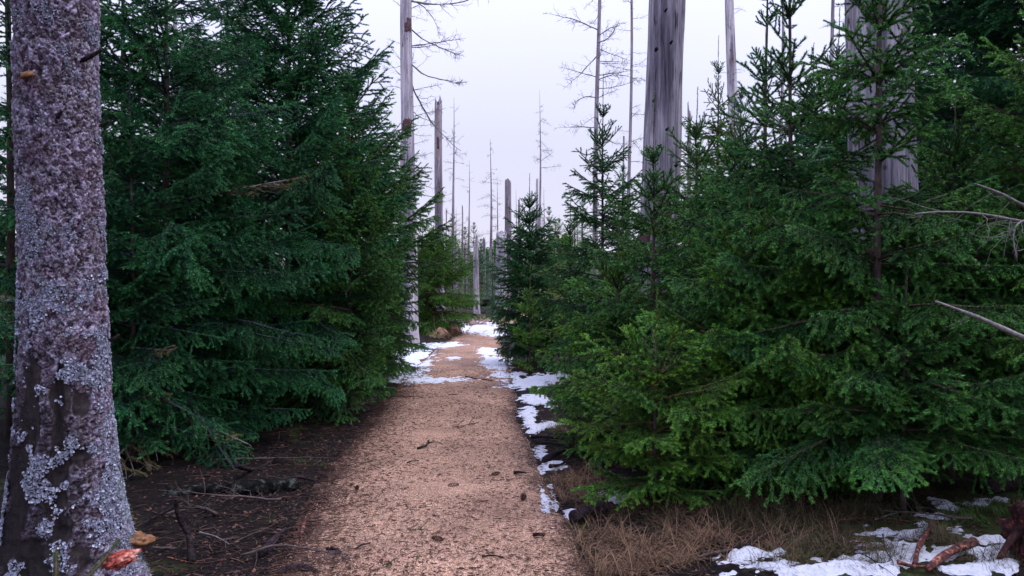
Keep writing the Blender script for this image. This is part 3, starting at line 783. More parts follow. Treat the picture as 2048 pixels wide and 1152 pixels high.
# crowns of far spruces: one mesh each, from low-detail branches
def far_crown(name, seed, H, Rm, gap, nper):
    rng = np.random.default_rng(seed)
    Vs, Ts, Qs, Ag, n = [], [], [], [], 0
    cache = {}
    for st in FAR:
        for k, (Lp, me) in enumerate(FAR[st]):
            v = np.zeros(len(me.vertices) * 3); me.vertices.foreach_get("co", v)
            ls = np.zeros(len(me.polygons), int); me.polygons.foreach_get("loop_total", ls)
            vi = np.zeros(len(me.loops), int); me.loops.foreach_get("vertex_index", vi)
            nq = (ls == 4).sum(); a = np.zeros(len(me.vertices)); me.attributes["age"].data.foreach_get("value", a)
            cache[st, k] = (v.reshape(-1, 3), vi[:nq * 4].reshape(-1, 4), vi[nq * 4:].reshape(-1, 3), a)
    z = H * .97; az0 = 0
    while z > .1:
        t = (H - z) / H; base = max(.14, Rm * min(1, t * 1.5) ** .75); az0 += .7
        for k in range(nper):
            st = 'up' if t < .2 else 'flat' if t < .6 else 'droop'
            v, q, tr, a = cache[st, rng.integers(2)]
            Ln = base * rng.uniform(.65, 1.15); az = az0 + k * 6.28 / nper + rng.normal(0, .25); pit = R(np.interp(t, PITCH_T, PITCH_V) + rng.normal(0, 7))
            p = v * np.array([Ln, max(Ln, .5), max(Ln, .5)])
            c, s = math.cos(pit), math.sin(pit); p = np.stack([p[:, 0] * c - p[:, 2] * s, p[:, 1], p[:, 0] * s + p[:, 2] * c], -1)
            c, s = math.cos(az), math.sin(az); p = np.stack([p[:, 0] * c - p[:, 1] * s, p[:, 0] * s + p[:, 1] * c, p[:, 2] + z], -1)
            Vs.append(p); Qs.append(q + n); Ts.append(tr + n); Ag.append(a); n += len(p)
        z -= gap * rng.uniform(.8, 1.2)
    return mk_mesh(name, np.vstack(Vs), [np.vstack(Qs), np.vstack(Ts)], [M['twig'], M['needle']], [0, 1], False, {"age": np.concatenate(Ag)})
FARC = [far_crown("far_crown", 900 + k, 4.0, (1.1, 1.35, 0.95, 1.2)[k], .24, 8) for k in range(4)]
ftr = tube([(0, 0, 0), (0.01, 0, 1), (-.01, 0, 2.4), (0, 0, 4.0)], [.06, .045, .03, .006], 7)
FTR = mk_mesh("far_trunk", ftr[0], [ftr[1], ftr[2]], [M['sprucebark']])
def far_spruce(label, px, d, H, tint, k, group="spruces of the thicket beyond the bend"):
    x = (px - 1024) * d / 1600
    root = thing("spruce_tree", label, "spruce", (x, d, gh(x, d) - .05), group)
    s = H / 4.0
    tint = tuple(q * 1.35 for q in tint)
    link("crown", FARC[k % 4], root, (0, 0, 0), (0, 0, k * 1.7), (s * (1.2 + .1 * math.sin(k)),) * 2 + (s,), tint)
    link("trunk", FTR, root, (0, 0, 0), (0, 0, 0), s)
FARS = [
    ("small spruce directly left of the short white snag", 905, 27, 2.9, G1, 0), ("spruce behind the short white snag", 962, 38, 3.2, DK, 1),
    ("rounded spruce between the short white snag and the two joined snags", 985, 31, 2.5, G1, 2), ("spruce behind the left end of the far dark log", 930, 36, 3.6, G1, 3),
    ("yellowish far spruce right of the dark blue-green one", 1118, 24, 3.2, YL, 1), ("far spruce with a pointed top left of the small white snag", 1098, 42, 5.0, (.9, 1, .9), 2),
    ("green spruce right of the small white snag", 1150, 22, 3.3, G1, 0), ("olive spruce below the small white snag", 1105, 19.5, 2.1, YL, 3),
    ("far spruce behind the lone dark blue-green one", 1040, 45, 4.3, BL, 1), ("far spruce left of the broken snag with peeling bark", 905, 44, 4.8, WG, 2),
    ("far spruce low in the gap left of centre", 948, 55, 5.0, G1, 3), ("far spruce right of the two joined snags, half hidden", 1085, 33, 3.4, G1, 0),
    ("spruce behind the olive one on the right", 1165, 30, 4.4, BL, 2), ("spruce at the back of the left thicket, seen past the pale bare snag", 765, 26, 3.7, G1, 1),
    ("spruce crowding the foot of the broken snag with peeling bark", 845, 30, 3.6, G1, 0), ("low spruce by the far dark log", 1002, 27, 2.0, DK, 2),
    ("spruce behind the slim dark one, lower than it", 1245, 20, 4.2, BL, 3), ("spruce seen between the pale leaning snag and the wide upright spruce", 1480, 17, 5.4, BL, 1),
    ("spruce beyond the left thicket, left of the tallest one", 400, 17, 6.8, DK, 0), ("spruce beyond the thick smooth snag, to its right", 1395, 22, 5.2, G1, 2),
    ("spruce at the back of the right thicket below the upper right corner", 1800, 14, 6.6, DK, 3), ("spruce at the back of the left thicket by the picture edge", 110, 13, 5.4, DK, 1),
]
for a in FARS: far_spruce(*a)
# the wood beyond, too far to pick apart
def far_wood():
    rng = np.random.default_rng(5)
    Vs, Qs, Ts, Ag, n = [], [], [], [], 0
    lows = []
    for k in range(3):
        ac = Acc(); r2 = np.random.default_rng(40 + k)
        for q in range(260):
            z = 4 * (1 - r2.random() ** .8) ; t = 1 - z / 4; rr = 1.2 * min(1, t * 1.5) ** .8 + .08
            az = r2.uniform(0, 6.28); c = np.array([math.cos(az), math.sin(az), 0]); s_ = np.array([-c[1], c[0], 0])
            b = c * rr * .25 + np.array([0, 0, z]); tip = c * rr * r2.uniform(.8, 1.15) + np.array([0, 0, z + (0.35 - t * .5) * rr])
            wd = .17 + .1 * t
            mid = (b + tip) / 2
            ac.add([b, mid + s_ * wd, tip, mid - s_ * wd, mid + np.array([0, 0, -.12])], [[0, 1, 4], [1, 2, 4], [2, 3, 4], [3, 0, 4]], None, r2.random())
        lows.append((np.concatenate(ac.V), np.concatenate(ac.T), np.concatenate(ac.A)))
    for q in range(420):
        y = rng.uniform(60, 170); x = rng.uniform(-.8, .8) * y
        if abs(x) > .75 * y: continue
        v, t, a = lows[rng.integers(3)]
        s = rng.uniform(.8, 1.35) ; c, sn = math.cos(q), math.sin(q)
        p = np.stack([v[:, 0] * c - v[:, 1] * sn, v[:, 0] * sn + v[:, 1] * c, v[:, 2]], -1) * s + np.array([x, y, gh(x, y)])
        Vs.append(p); Ts.append(t + n); Ag.append(a); n += len(p)
    o = link("distant_forest", mk_mesh("distant_forest", np.vstack(Vs), [np.vstack(Ts)], [M['needle']], None, False, {"age": np.concatenate(Ag)}))
    o.color = (1.3, 1.35, 1.3, 1)
    tag(o, "distant dark green spruce wood along the horizon", "forest", kind="stuff")
far_wood()

def bent(pts, r0, r1, mat, sides=8, wob=.25, seed=0, twigs=0, sub=5):
    P = np.array(pts, float); n = len(P)
    t = np.linspace(0, n - 1, (n - 1) * sub + 1); Q = []
    for q in t:   # Catmull-Rom
        i = min(int(q), n - 2); f = q - i
        p0, p1, p2, p3 = P[max(i - 1, 0)], P[i], P[i + 1], P[min(i + 2, n - 1)]
        Q.append(.5 * ((2 * p1) + (-p0 + p2) * f + (2 * p0 - 5 * p1 + 4 * p2 - p3) * f * f + (-p0 + 3 * p1 - 3 * p2 + p3) * f ** 3))
    Q = np.array(Q); rad = np.linspace(r0, r1, len(Q))
    V, T, Qd = tube(Q, rad, sides, True, wob, seed, 14.)
    ac = Acc(); ac.add(V, T, Qd, .5)
    if twigs:
        rng = np.random.default_rng(seed + 31); A, B, ra, rb = [], [], [], []
        for k in range(twigs):
            i = rng.integers(1, len(Q) - 1); d = Q[i] - Q[i - 1]; yw = math.atan2(d[1], d[0]) + rng.choice((-1, 1)) * rng.uniform(.4, 1.2)
            PP = poly_dir(Q[i], yw, rng.uniform(-.9, .4), rng.uniform(.06, .28), 5, rng, rng.normal(0, .5), rng.normal(0, .5), .2)
            for j in range(5): A.append(PP[j]); B.append(PP[j + 1]); ra.append(.0022 * (1 - j * .15)); rb.append(.0022 * (.85 - j * .15))
        V, Qd = prisms(np.array(A), np.array(B), np.array(ra), np.array(rb)); ac.add(V, None, Qd, .5)
    return ac.mesh("bent_wood", M[mat])
# ------------------------------------------------------------------ snags (dead standing trunks)
def snag_mesh(H, r0, r1, broken, seed, sides=20, lean=(0, 0), jag=0.25, flare=1.25, steps=None, rough=.05):
    rng = np.random.default_rng(seed)
    n = steps or max(10, int(H / 0.35)); n = min(n, 60)
    z = np.linspace(0, H, n); f = z / H
    rad = r0 + (r1 - r0) * f; rad = rad * (1 + (flare - 1) * np.exp(-z / 0.35))
    cx = lean[0] * f + .04 * np.sin(z * .5 + seed) * min(1, H / 8); cy = lean[1] * f
    a = np.linspace(0, 2 * np.pi, sides, endpoint=False)
    rr = rad[:, None] * (1 + rough * np.sin(a * 3 + seed)[None] * .5 + rough * perlin(np.stack([np.cos(a)[None] * 2 + z[:, None] * 0, np.sin(a)[None] * 2 + z[:, None] * 0, z[:, None] * .5 + a[None] * 0], -1), 1.6, seed)
                        + rough * .7 * perlin(np.stack([np.cos(a)[None] * 5 + z[:, None] * 0, np.sin(a)[None] * 5 + z[:, None] * 0, z[:, None] * .6 + a[None] * 0], -1), 2.2, seed + 4))
    V = np.stack([cx[:, None] + rr * np.cos(a), cy[:, None] + rr * np.sin(a), np.repeat(z[:, None], sides, 1)], -1)
    if broken:
        ph = rng.uniform(0, 6.28)
        off = jag * (0.5 * np.cos(a - ph) + rng.uniform(-.5, .5, sides) * .8)
        V[-1, :, 2] += off; V[-2, :, 2] = V[-1, :, 2] - .12 * (r0 + r1); V[-2, :, 0:2] += (V[-1, :, 0:2] - V[-2, :, 0:2]) * .8
    V = V.reshape(-1, 3)
    i = np.arange(n - 1)[:, None] * sides; j = np.arange(sides)[None]; k = (j + 1) % sides
    Q = np.stack([i + j, i + k, i + sides + k, i + sides + j], -1).reshape(-1, 4)
    V = np.vstack([V, [[cx[-1], cy[-1], H - (jag * .5 if broken else 0)]]])
    jj = np.arange(sides); T = np.stack([jj + (n - 1) * sides, (jj + 1) % sides + (n - 1) * sides, np.full(sides, len(V) - 1)], -1)
    return V, T, Q
def bark_patch(r, a0, a1, z0, z1, seed, cx=0, cy=0):
    rng = np.random.default_rng(seed); na, nz = 10, 12
    A, Zz = np.meshgrid(np.linspace(0, 1, na), np.linspace(0, 1, nz))
    P = np.stack([A * 3, Zz * 3, A * 0], -1)
    a = a0 + (a1 - a0) * (A + .25 * perlin(P, 1.2, seed) * (1 - 2 * abs(A - .5))) + (a1 - a0) * .25 * perlin(np.stack([Zz * 4, Zz * 0, Zz * 0 + seed], -1), 1.)
    z = z0 + (z1 - z0) * Zz + (z1 - z0) * .2 * perlin(np.stack([A * 4, A * 0 + 3, A * 0 + seed], -1), 1.)
    rr = r + .010 + .006 * perlin(P, 2.5, seed)
    edge = (A < .01) | (A > .99) | (Zz < .01) | (Zz > .99)
    rr = np.where(edge, r - .012, rr)
    V = np.stack([cx + rr * np.cos(a), cy + rr * np.sin(a), z], -1).reshape(-1, 3)
    i = (np.arange(nz - 1)[:, None] * na + np.arange(na - 1)[None]).ravel()
    return V, np.stack([i, i + 1, i + na + 1, i + na], -1)
def snag(label, px, d, ytop, wpx, mat='dead', pxtop=None, nb=0, bl=(.5, 1.2), zr=(.15, 1.0), seed=0, taper=.55, top=None, sides=18, tip=False, steps=None,
         jag=.25, flare=1.25, rough=.05, group="dead snags", explicit=None, patches=(), col=None, ybase=None, up=0):
    x = (px - 1024) * d / 1600; bz = gh(x, d) - .08
    H = (EYE + (545 - ytop) * d / 1600 if ytop is not None else top) - bz
    r0 = wpx * d / 1600 / 2
    xt = ((pxtop if pxtop is not None else px) - 1024) * d / 1600
    rng = np.random.default_rng(seed + 900)
    root = thing("dead_tree", label, "dead tree", (x, d, bz), group)
    lean = (xt - x, 0)
    V, T, Q = snag_mesh(H, r0, .006 if tip else r0 * taper, not tip, seed, sides, lean, jag, flare, steps, rough)
    link("trunk", mk_mesh("snag_trunk", V, [T, Q], [M[mat]]), root, color=col)
    def rad(z): return r0 + ((.006 if tip else r0 * taper) - r0) * z / H
    def br(z, az, Ln, pit, k, roll=0):
        link("branch", BARE[k % 8], root, (lean[0] * z / H + math.cos(az) * rad(z) * .7 + .04 * math.sin(z * .5 + seed) * min(1, H / 8), math.sin(az) * rad(z) * .7, z), (roll, -R(pit), az), (Ln, Ln, Ln) if d < 20 else (Ln, Ln, Ln * 1.0))
    for b in (explicit or ()):
        yy, lpx, pit, k = b
        z = EYE + (545 - yy) * d / 1600 - bz
        br(z, rng.uniform(-.35, .35) if lpx > 0 else math.pi + rng.uniform(-.35, .35), abs(lpx) * d / 1600 * 1.08, pit, k, rng.uniform(-.5, .5))
    for q in range(nb):
        t = rng.uniform(*zr); z = H * t
        Ln = rng.uniform(*bl) * (1 if not tip else (1.15 - t * .75))
        br(z, rng.uniform(0, 6.28), Ln, rng.uniform(-20, 15) + up, rng.integers(8), rng.uniform(-1.5, 1.5))
    for (a0, a1, y0, y1, sd2) in patches:
        z0 = EYE + (545 - y0) * d / 1600 - bz; z1 = EYE + (545 - y1) * d / 1600 - bz; zm = (z0 + z1) / 2
        V, Q = bark_patch(rad(zm) * 1.02, a0, a1, z0, z1, sd2, lean[0] * zm / H + .04 * math.sin(zm * .5 + seed) * min(1, H / 8), 0)
        link("bark_remnant", mk_mesh("bark_remnant", V, [Q], [M['barkrem']]), root)
    return root

F = -math.pi / 2
snag("tall pale bare snag with drooping side branches, left of the path", 817, 17.7, None, 31, 'dead', 816, 10, (.3, .9), (.22, .55), 1, .45, 15, 28, steps=50,
     explicit=[(2, 95, -38, 1), (6, 150, -4, 0), (22, 60, 25, 3), (60, 115, -18, 2), (95, 105, 2, 3), (97, 80, 10, 0), (130, 120, -14, 2), (165, 160, -38, 5), (152, 55, 55, 4), (182, 62, 4, 3), (155, -60, 40, 3),
               (125, -45, 45, 3), (90, -30, 12, 3), (180, -50, 10, 1), (215, 30, 0, 3), (222, 62, -16, 2), (250, 42, -3, 0), (268, 38, -8, 0), (290, 36, 6, 3), (312, 42, 0, 0), (340, 25, 2, 3), (18, -40, 30, 3), (300, -60, 25, 0), (335, -70, 20, 0), (350, 40, 5, 0), (375, -50, 15, 0)],
     patches=[(F - .9, F + .9, 268, 240, 3), (F - .2, F + 1.2, 70, 50, 4), (F + .3, F + 1.3, 66, 40, 8)])
snag("broken-topped snag with peeling brown bark behind the pale bare one", 879, 25, 208, 18, 'deaddark', 879, 8, (.2, .5), (.3, .95), 2, .82, sides=20, jag=.45,
     patches=[(F - .3, F + .4, 300, 275, 5)])
snag("thin tall snag with short twigs right of the broken-topped one", 908, 42, 196, 9, 'deaddark', 907, 34, (.5, 1.3), (.25, .97), 3, tip=True, sides=10)
snag("slight pointed snag between two thin twiggy ones", 938, 55, 320, 6, 'deaddark', 938, 22, (.4, 1.1), (.3, .97), 4, tip=True, sides=8)
snag("thin snag with a short curved crown of twigs, left of centre", 982, 48, 277, 8, 'deaddark', 981, 34, (.5, 1.5), (.3, .97), 5, tip=True, sides=10)
snag("very thin snag touching the left side of the cracked upright one", 994, 40, 352, 5, 'deaddark', 994, 12, (.3, .8), (.3, .97), 6, tip=True, sides=8)
snag("straight cracked snag with a flat broken top near the centre", 1014, 30, 364, 16, 'deaddark', 1016, 6, (.15, .4), (.3, .95), 7, .78, sides=20, jag=.18)
snag("squat broken trunk joined to the straight cracked one", 1000, 28.5, 468, 26, 'dead', 1003, 0, (.1, .2), (.3, .9), 8, .82, sides=22, jag=.35, col=(.8, .8, .8))
snag("short white debarked snag with a red rotten foot at the path's end", 953, 29, 488, 13, 'dead', 952, 3, (.2, .4), (.8, .99), 9, .72, sides=16, jag=.4, patches=[(F - .3, F + .5, 622, 604, 10)])
snag("dead tree with a forked twiggy top in the middle of the sky", 1079, 50, 182, 8, 'deaddark', 1080, 26, (.6, 2.0), (.62, .93), 10, tip=True, sides=10)
snag("bare pole without twigs left of the forked one", 1072, 44, 358, 7, 'dead', 1073, 2, (.2, .4), (.4, .9), 11, .7, sides=10)
snag("thin twiggy pole right of the forked one", 1088, 52, 374, 5, 'deaddark', 1087, 16, (.5, 1.5), (.3, .97), 12, tip=True, sides=8)
snag("short pole peeping over the dark blue-green spruce", 1040, 48, 400, 6, 'deaddark', 1038, 5, (.3, .7), (.4, .9), 13, .6, sides=8)
snag("thin crooked pole right behind the cracked upright one", 1035, 46, 380, 5, 'deaddark', 1033, 14, (.4, 1.0), (.3, .95), 14, tip=True, sides=8)
snag("tall branchy snag left of the thick smooth one, rising out of the picture", 1190, 23, None, 12, 'deaddark', 1199, 46, (.5, 1.7), (.32, .98), 15, .35, 14, 16, steps=40)
snag("slender straight snag with bead-like twig stubs beside the thick smooth one", 1257, 27, None, 8, 'deaddark', 1262, 34, (.3, 1.0), (.3, .98), 16, .4, 16, 12, steps=40)
snag("thick smooth grey snag leaning slightly, right of the path", 1318, 10.2, None, 79, 'deadbig', 1336, 4, (.10, .2), (.3, .9), 17, .80, 8.5, 64, steps=60, rough=.07,
     patches=[(F - 1.5, F - .7, 530, 440, 11), (F - .2, F + .5, 470, 400, 12), (F + .2, F + .9, 540, 490, 13)])
snag("slim broken snag behind the right side of the thick smooth one", 1376, 20, 218, 9, 'deaddark', 1375, 5, (.2, .4), (.4, .95), 18, .8, sides=10)
snag("pale leaning snag with regular knots and short stubs", 1476, 19, None, 27, 'dead', 1452, 46, (.2, .65), (.2, .95), 19, .5, 11, 22, steps=50)
snag("thickest cracked snag with pale peeled strips behind the thin-stemmed spruce", 1768, 6.9, None, 132, 'deadbig', 1738, 3, (.2, .4), (.3, .9), 20, .80, 7, 72, steps=60, rough=.09,
     patches=[(F - .2, F + .15, 600, 540, 14)])
snag("thin dark snag left of the thickest cracked one", 1664, 17, None, 10, 'deaddark', 1663, 16, (.3, .8), (.3, .9), 21, .5, 11, 10)
snag("faint thin pole above the spruce with the second leader", 1527, 30, 52, 6, 'deaddark', 1526, 16, (.3, .8), (.3, .97), 22, tip=True, sides=8)
snag("knotty thin snag left of the tall pale bare one", 771, 29, 296, 11, 'deaddark', 772, 14, (.3, .9), (.3, .97), 23, .7, sides=12)
snag("knotty snag half hidden by the tall pale bare one", 800, 24, 276, 11, 'dead', 804, 10, (.4, 1.1), (.3, .97), 24, .8, sides=12, col=(.8, .8, .8))
snag("distant short pole at the far left gap", 762, 50, 360, 6, 'deaddark', 762, 14, (.4, .9), (.3, .97), 25, .6, sides=8)
snag("distant stub at the far left gap beside a short pole", 749, 58, 378, 5, 'deaddark', 749, 5, (.3, .6), (.5, .9), 26, .6, sides=8)
snag("small white snag with a thin spike among the right far spruces", 1116, 33, 492, 12, 'dead', 1115, 3, (.2, .5), (.6, .95), 27, .75, sides=12, jag=.4)
snag("needle-thin pole rising behind the small white snag", 1118, 40, 430, 3.5, 'deaddark', 1119, 3, (.2, .5), (.6, .95), 28, tip=True, sides=6)
snag("needle-thin pole left of the slim dark spruce", 1149, 62, 418, 3.5, 'deaddark', 1149, 2, (.2, .5), (.6, .95), 29, tip=True, sides=6)
snag("needle-thin taller pole left of the slim dark spruce", 1154, 60, 402, 4, 'deaddark', 1154, 2, (.2, .5), (.6, .95), 30, tip=True, sides=6)
snag("short grey snag standing left of the short white one", 912, 36, 500, 11, 'dead', 911, 2, (.2, .5), (.6, .95), 31, .8, sides=10, col=(.75, .75, .75))
snag("grey broken stub behind the short white snag", 931, 38, 494, 9, 'dead', 930, 4, (.2, .5), (.6, .95), 32, .7, sides=10, col=(.75, .75, .75))
snag("stubby pole just right of the short white snag", 969, 46, 478, 5, 'deaddark', 969, 3, (.2, .5), (.6, .95), 33, .8, sides=8)
snag("short far pole low between two twiggy snags", 986, 50, 494, 4, 'deaddark', 986, 2, (.2, .5), (.6, .95), 34, .8, sides=8)
snag("far thin pole in the gap left of the short white snag", 924, 58, 440, 3.5, 'deaddark', 924, 5, (.2, .6), (.5, .95), 35, tip=True, sides=6)
snag("far thinnest pole next to the short grey snag", 918, 62, 462, 3.5, 'deaddark', 918, 4, (.2, .6), (.5, .95), 36, tip=True, sides=6)
snag("pale snag glimpsed through the tops of the left thicket", 492, 17, None, 16, 'dead', 489, 3, (.2, .5), (.6, .95), 37, .6, 12, 12)
snag("dark snag glimpsed at the top left beside the lichen-covered trunk", 357, 19, None, 10, 'deaddark', 356, 6, (.2, .5), (.6, .95), 38, .6, 12, 12)
snag("grey snag glimpsed at the top of the tallest left spruce", 577, 22, None, 12, 'dead', 578, 4, (.2, .5), (.6, .95), 39, .6, 14, 12)
snag("slim pole standing close left of the slender straight snag", 1247, 30, 278, 5, 'deaddark', 1248, 6, (.2, .5), (.5, .95), 40, .7, sides=8)
snag("dark pole behind the leader of the wide upright spruce", 1561, 24, None, 8, 'deaddark', 1560, 10, (.3, .8), (.3, .95), 41, .5, 13, 10)

for (px, py, ln) in ((1341, 84, .05), (1311, 98, .04), (1334, 257, .045), (1307, 200, .035), (1352, 330, .04), (1330, 20, .04)):
    rt = [q for q in COL.objects if q.get("label", "").startswith("thick smooth grey snag")][0]
    z = EYE + (545 - py) * 9.75 / 1600; p = np.array([(px - 1024) * 9.8 / 1600, 9.8, z]) - np.array(rt.location)
    link("branch_stub", bent([p + (0, .06, 0), p, p + (.006, -ln * .5, .008)], .017, .013, 'black', 9, .5, px), rt)
_r = np.random.default_rng(12)
for k in range(16):
    px_ = 896 + k * 17.5 + _r.uniform(-6, 6)
    snag("faint thin pole in the distance over the far spruces", px_, _r.uniform(55, 85), _r.uniform(405, 485), _r.uniform(3.4, 6.0), 'deaddark', px_ + _r.uniform(-2, 2), 4, (.3, .9), (.4, .95), 60 + k, tip=bool(k % 2), sides=6, group="faint distant poles")
# dead branches reaching in from the right edge belong to a dead tree just beyond it
def wp(px, py, d): return ((px - 1024) * d / 1600, d, EYE + (545 - py) * d / 1600)
def rel(pts, o): return [(p[0] - o[0], p[1] - o[1], p[2] - o[2]) for p in pts]
rx, ry = 3.05, 4.3
org = (rx, ry, gh(rx, ry) - .05)
root = thing("dead_tree", "dead tree at the right edge reaching bare reddish branches into the picture", "dead tree", org, "dead snags")
V, T, Q = snag_mesh(5.5, .09, .05, True, 77, 14)
link("trunk", mk_mesh("snag_trunk", V, [T, Q], [M['deaddark']]), root)
for k, (pts, r0, r1, tw) in enumerate([
    ([(2.99, 4.3, 1.95), wp(2060, 415, 3.9), wp(2000, 388, 3.8), wp(1948, 368, 3.75)], .012, .004, 5),
    ([(3.0, 4.3, 1.85), wp(2060, 446, 4.0), wp(1960, 428, 3.9), wp(1885, 424, 3.8), wp(1828, 428, 3.75)], .010, .0025, 12),
    ([(3.0, 4.3, 1.9), wp(2050, 440, 3.9), wp(2026, 470, 3.85), wp(2034, 520, 3.85)], .006, .002, 14),
    ([(3.0, 4.25, 1.15), wp(2055, 678, 3.9), wp(1960, 636, 3.8), wp(1872, 603, 3.7)], .016, .006, 3)]):
    link("branch", bent(rel(pts, org), r0, r1, 'greytwig', 8, .25, k, tw), root)

# ------------------------------------------------------------------ the big trunk with lichen on the left
BX, BY = -2.09, 3.72
PHI0 = math.atan2(-BY, -BX)       # the side facing the camera
def big_c(z): return BX + .022 * sstep(2.9, 1.5, z) - .02, BY
def big_r(z, a):
    r = np.interp(z, [0, .12, .25, .45, .7, 1.0, 1.5, 2.2, 3.0, 6.0, 9.0], [.38, .32, .283, .252, .222, .198, .178, .176, .174, .155, .12])
    lob = .5 + .5 * np.cos(3 * (a - PHI0) + 1.2) * .6 + .5 * .4 * np.cos(5 * (a - PHI0) + .4)
    return r * (1 + (.30 * (lob - .35)) * sstep(.75, 0, z))
def sz(s, z): return PHI0 + math.asin(max(-1, min(1, s)))   # screen side -1..1 to angle
BAREBLOBS = [(-.72, .95, .22, .38, 1), (-.80, .55, .28, .35, 1), (-.1, .95, .25, .22, 1), (-.15, .62, .35, .25, .9), (.35, 1.00, .22, .10, 1), (-.5, .25, .5, .25, 1), (.2, .3, .3, .15, .7), (-.35, 1.2, .2, .12, .6), (.15, .78, .35, .06, 1)]
def bare_mask(s, z):
    m = np.zeros_like(z)
    for bs, bz_, rs, rz, wt in BAREBLOBS:
        m = np.maximum(m, wt * np.clip(1.25 - np.hypot((s - bs) / rs, (z - bz_) / rz), 0, 1) ** .7)
    return m
def big_trunk():
    lab = "thick spruce trunk covered with grey lichen and flaking bark, at the left edge"
    root = thing("spruce_tree", lab, "tree", (BX, BY, 0))
    fr = np.arange(-1.75, 1.75, 0.0195); bk = np.arange(1.78, 2 * math.pi - 1.76, .1)
    a = np.concatenate([fr, bk]) + PHI0
    z = np.concatenate([np.arange(-.1, .12, .02), np.arange(.12, 3.05, .0046), np.arange(3.1, 9.0, .15)])
    A, Z = np.meshgrid(a, z)
    r = big_r(Z, A)
    P = np.stack([.19 * np.cos(A), .19 * np.sin(A), Z], -1)
    PP = P.copy()
    PP = PP + .006 * np.stack([perlin(P, 40., k * 9.) for k in range(3)], -1)
    PP = PP + .004 * np.stack([perlin(P, 110., 40 + k * 9.) for k in range(3)], -1)
    f1, f2, cid = worley(PP * np.array([1, 1, .85]), 85.)
    g1, g2, gid = worley(PP * np.array([1, 1, .8]), 36.)
    s = np.sin(np.clip(A - PHI0, -1.57, 1.57)); s = np.where(np.abs(A - PHI0) > 1.57, 1.3, s)
    nz = fbm(P * np.array([1, 1, .45]), 11., 5, 2.0)
    bm = sstep(.42, .55, bare_mask(s, Z) + .95 * nz)
    front = sstep(1.8, 1.6, np.abs(A - PHI0))
    disp = .0070 * (cid - .5) + .007 * (gid - .5) - .006 * sstep(.12, .0, f2 - f1) - .007 * sstep(.10, 0, g2 - g1) + .003 * fbm(P, 60., 2)
    wood = .006 * fbm(P * np.array([1, 1, .15]), 70., 4) - .012 + .010 * fbm(P, 16., 4, 1.)
    disp = disp * (1 - bm) + wood * bm
    disp = disp + .012 * fbm(P, 3.2, 2, 6.)
    # the open wound in the middle of the foot
    wound = np.zeros_like(Z)
    for bs, bz_, rs, rz in ((-.12, .95, .13, .28), (-.30, .45, .30, .22), (.2, .80, .30, .035), (-.5, .15, .4, .2)):
        wound = np.maximum(wound, np.clip(1.2 - np.hypot((s - bs) / rs, (Z - bz_) / rz) + .9 * nz, 0, 1))
    disp = disp - .022 * sstep(.1, .9, wound) * front
    r = r + disp * np.where(front > 0, 1, .6)
    cx = + .022 * sstep(2.9, 1.5, Z) - .02
    V = np.stack([cx + r * np.cos(A), r * np.sin(A), Z], -1).reshape(-1, 3)
    na, nzz = len(a), len(z)
    i = np.arange(nzz - 1)[:, None] * na; j = np.arange(na)[None]; k = (j + 1) % na
    Q = np.stack([i + j, i + k, i + na + k, i + na + j], -1).reshape(-1, 4)
    wound_and_shade = sstep(.3, .8, wound) * .9 + .8 * sstep(1.35, .75, Z + .35 * nz) * sstep(.75, -.1, s + .3 * nz)  # dark wound wood, plus painted shade over the trunk's lower left
    me = mk_mesh("big_trunk", V, [Q], [M['bigbark']], None, True, {"cell": (.55 * cid + .45 * gid).ravel(), "bare": bm.ravel(), "wound_and_shade": np.clip(wound_and_shade, 0, 1).ravel()})
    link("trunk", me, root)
    # leafy lichen
    rng = np.random.default_rng(8); ac = Acc()
    N = 90000
    aa = PHI0 + rng.uniform(-1.6, 1.6, N); zz = rng.uniform(.12, 2.95, N) ** 1.0
    ss = np.sin(aa - PHI0)
    p = np.stack([.2 * np.cos(aa), .2 * np.sin(aa), zz], -1)
    dens = fbm(p, 6.5, 3, 40.) + .35 * fbm(p, 24., 2, 10.) + .12 * np.where(zz < 1.6, 1, 0) - .10 * sstep(1.7, 2.6, zz) + .13 * sstep(.1, .9, ss) * sstep(1.2, .6, zz) + .1 * sstep(-.3, -.9, ss) * sstep(2.2, 1.6, zz)
    for bs, bz_, rs, rz in ((-.55, .62, .18, .05), (-.35, .48, .16, .05), (-.75, 1.2, .15, .15), (-.55, 1.0, .12, .22), (.1, .85, .15, .06), (.75, .6, .35, .45), (-.1, .38, .2, .08), (-.75, 1.9, .2, .15), (-.6, 1.65, .3, .1), (-1.0, .55, .06, .3)):
        dens = dens + .55 * np.clip(1.2 - np.hypot((ss - bs) / rs, (zz - bz_) / rz), 0, 1)
    bmz = bare_mask(ss, zz)
    dens = dens - .14 * sstep(.25, .6, bmz)
    keep = dens > .27 + rng.uniform(0, .15, N)
    idx = np.where(keep)[0][:15000]
    hexa = np.linspace(0, 2 * np.pi, 6, endpoint=False)
    for q in idx:
        a_, z_ = aa[q], zz[q]; sc_ = (.0018 + .0058 * rng.random() ** 1.8) * (1.15 if z_ < 1.6 else .8)
        rr = float(big_r(np.array(z_), np.array(a_))) + .012 * 0 + .004
        n_ = np.array([math.cos(a_), math.sin(a_), 0.0]); t_ = np.array([-n_[1], n_[0], 0]); up = np.array([0, 0, 1.0])
        nn = n_ + rng.normal(0, .55, 3) + np.array([0, 0, .25]); nn /= np.linalg.norm(nn)
        uu = np.cross(nn, t_ + rng.normal(0, .2, 3)); uu /= np.linalg.norm(uu); vv = np.cross(nn, uu)
        c = np.array([.022 * float(sstep(2.9, 1.5, z_)) - .02, 0, 0]) + n_ * rr + up * z_
        rad = sc_ * rng.uniform(.6, 1.2, 6)
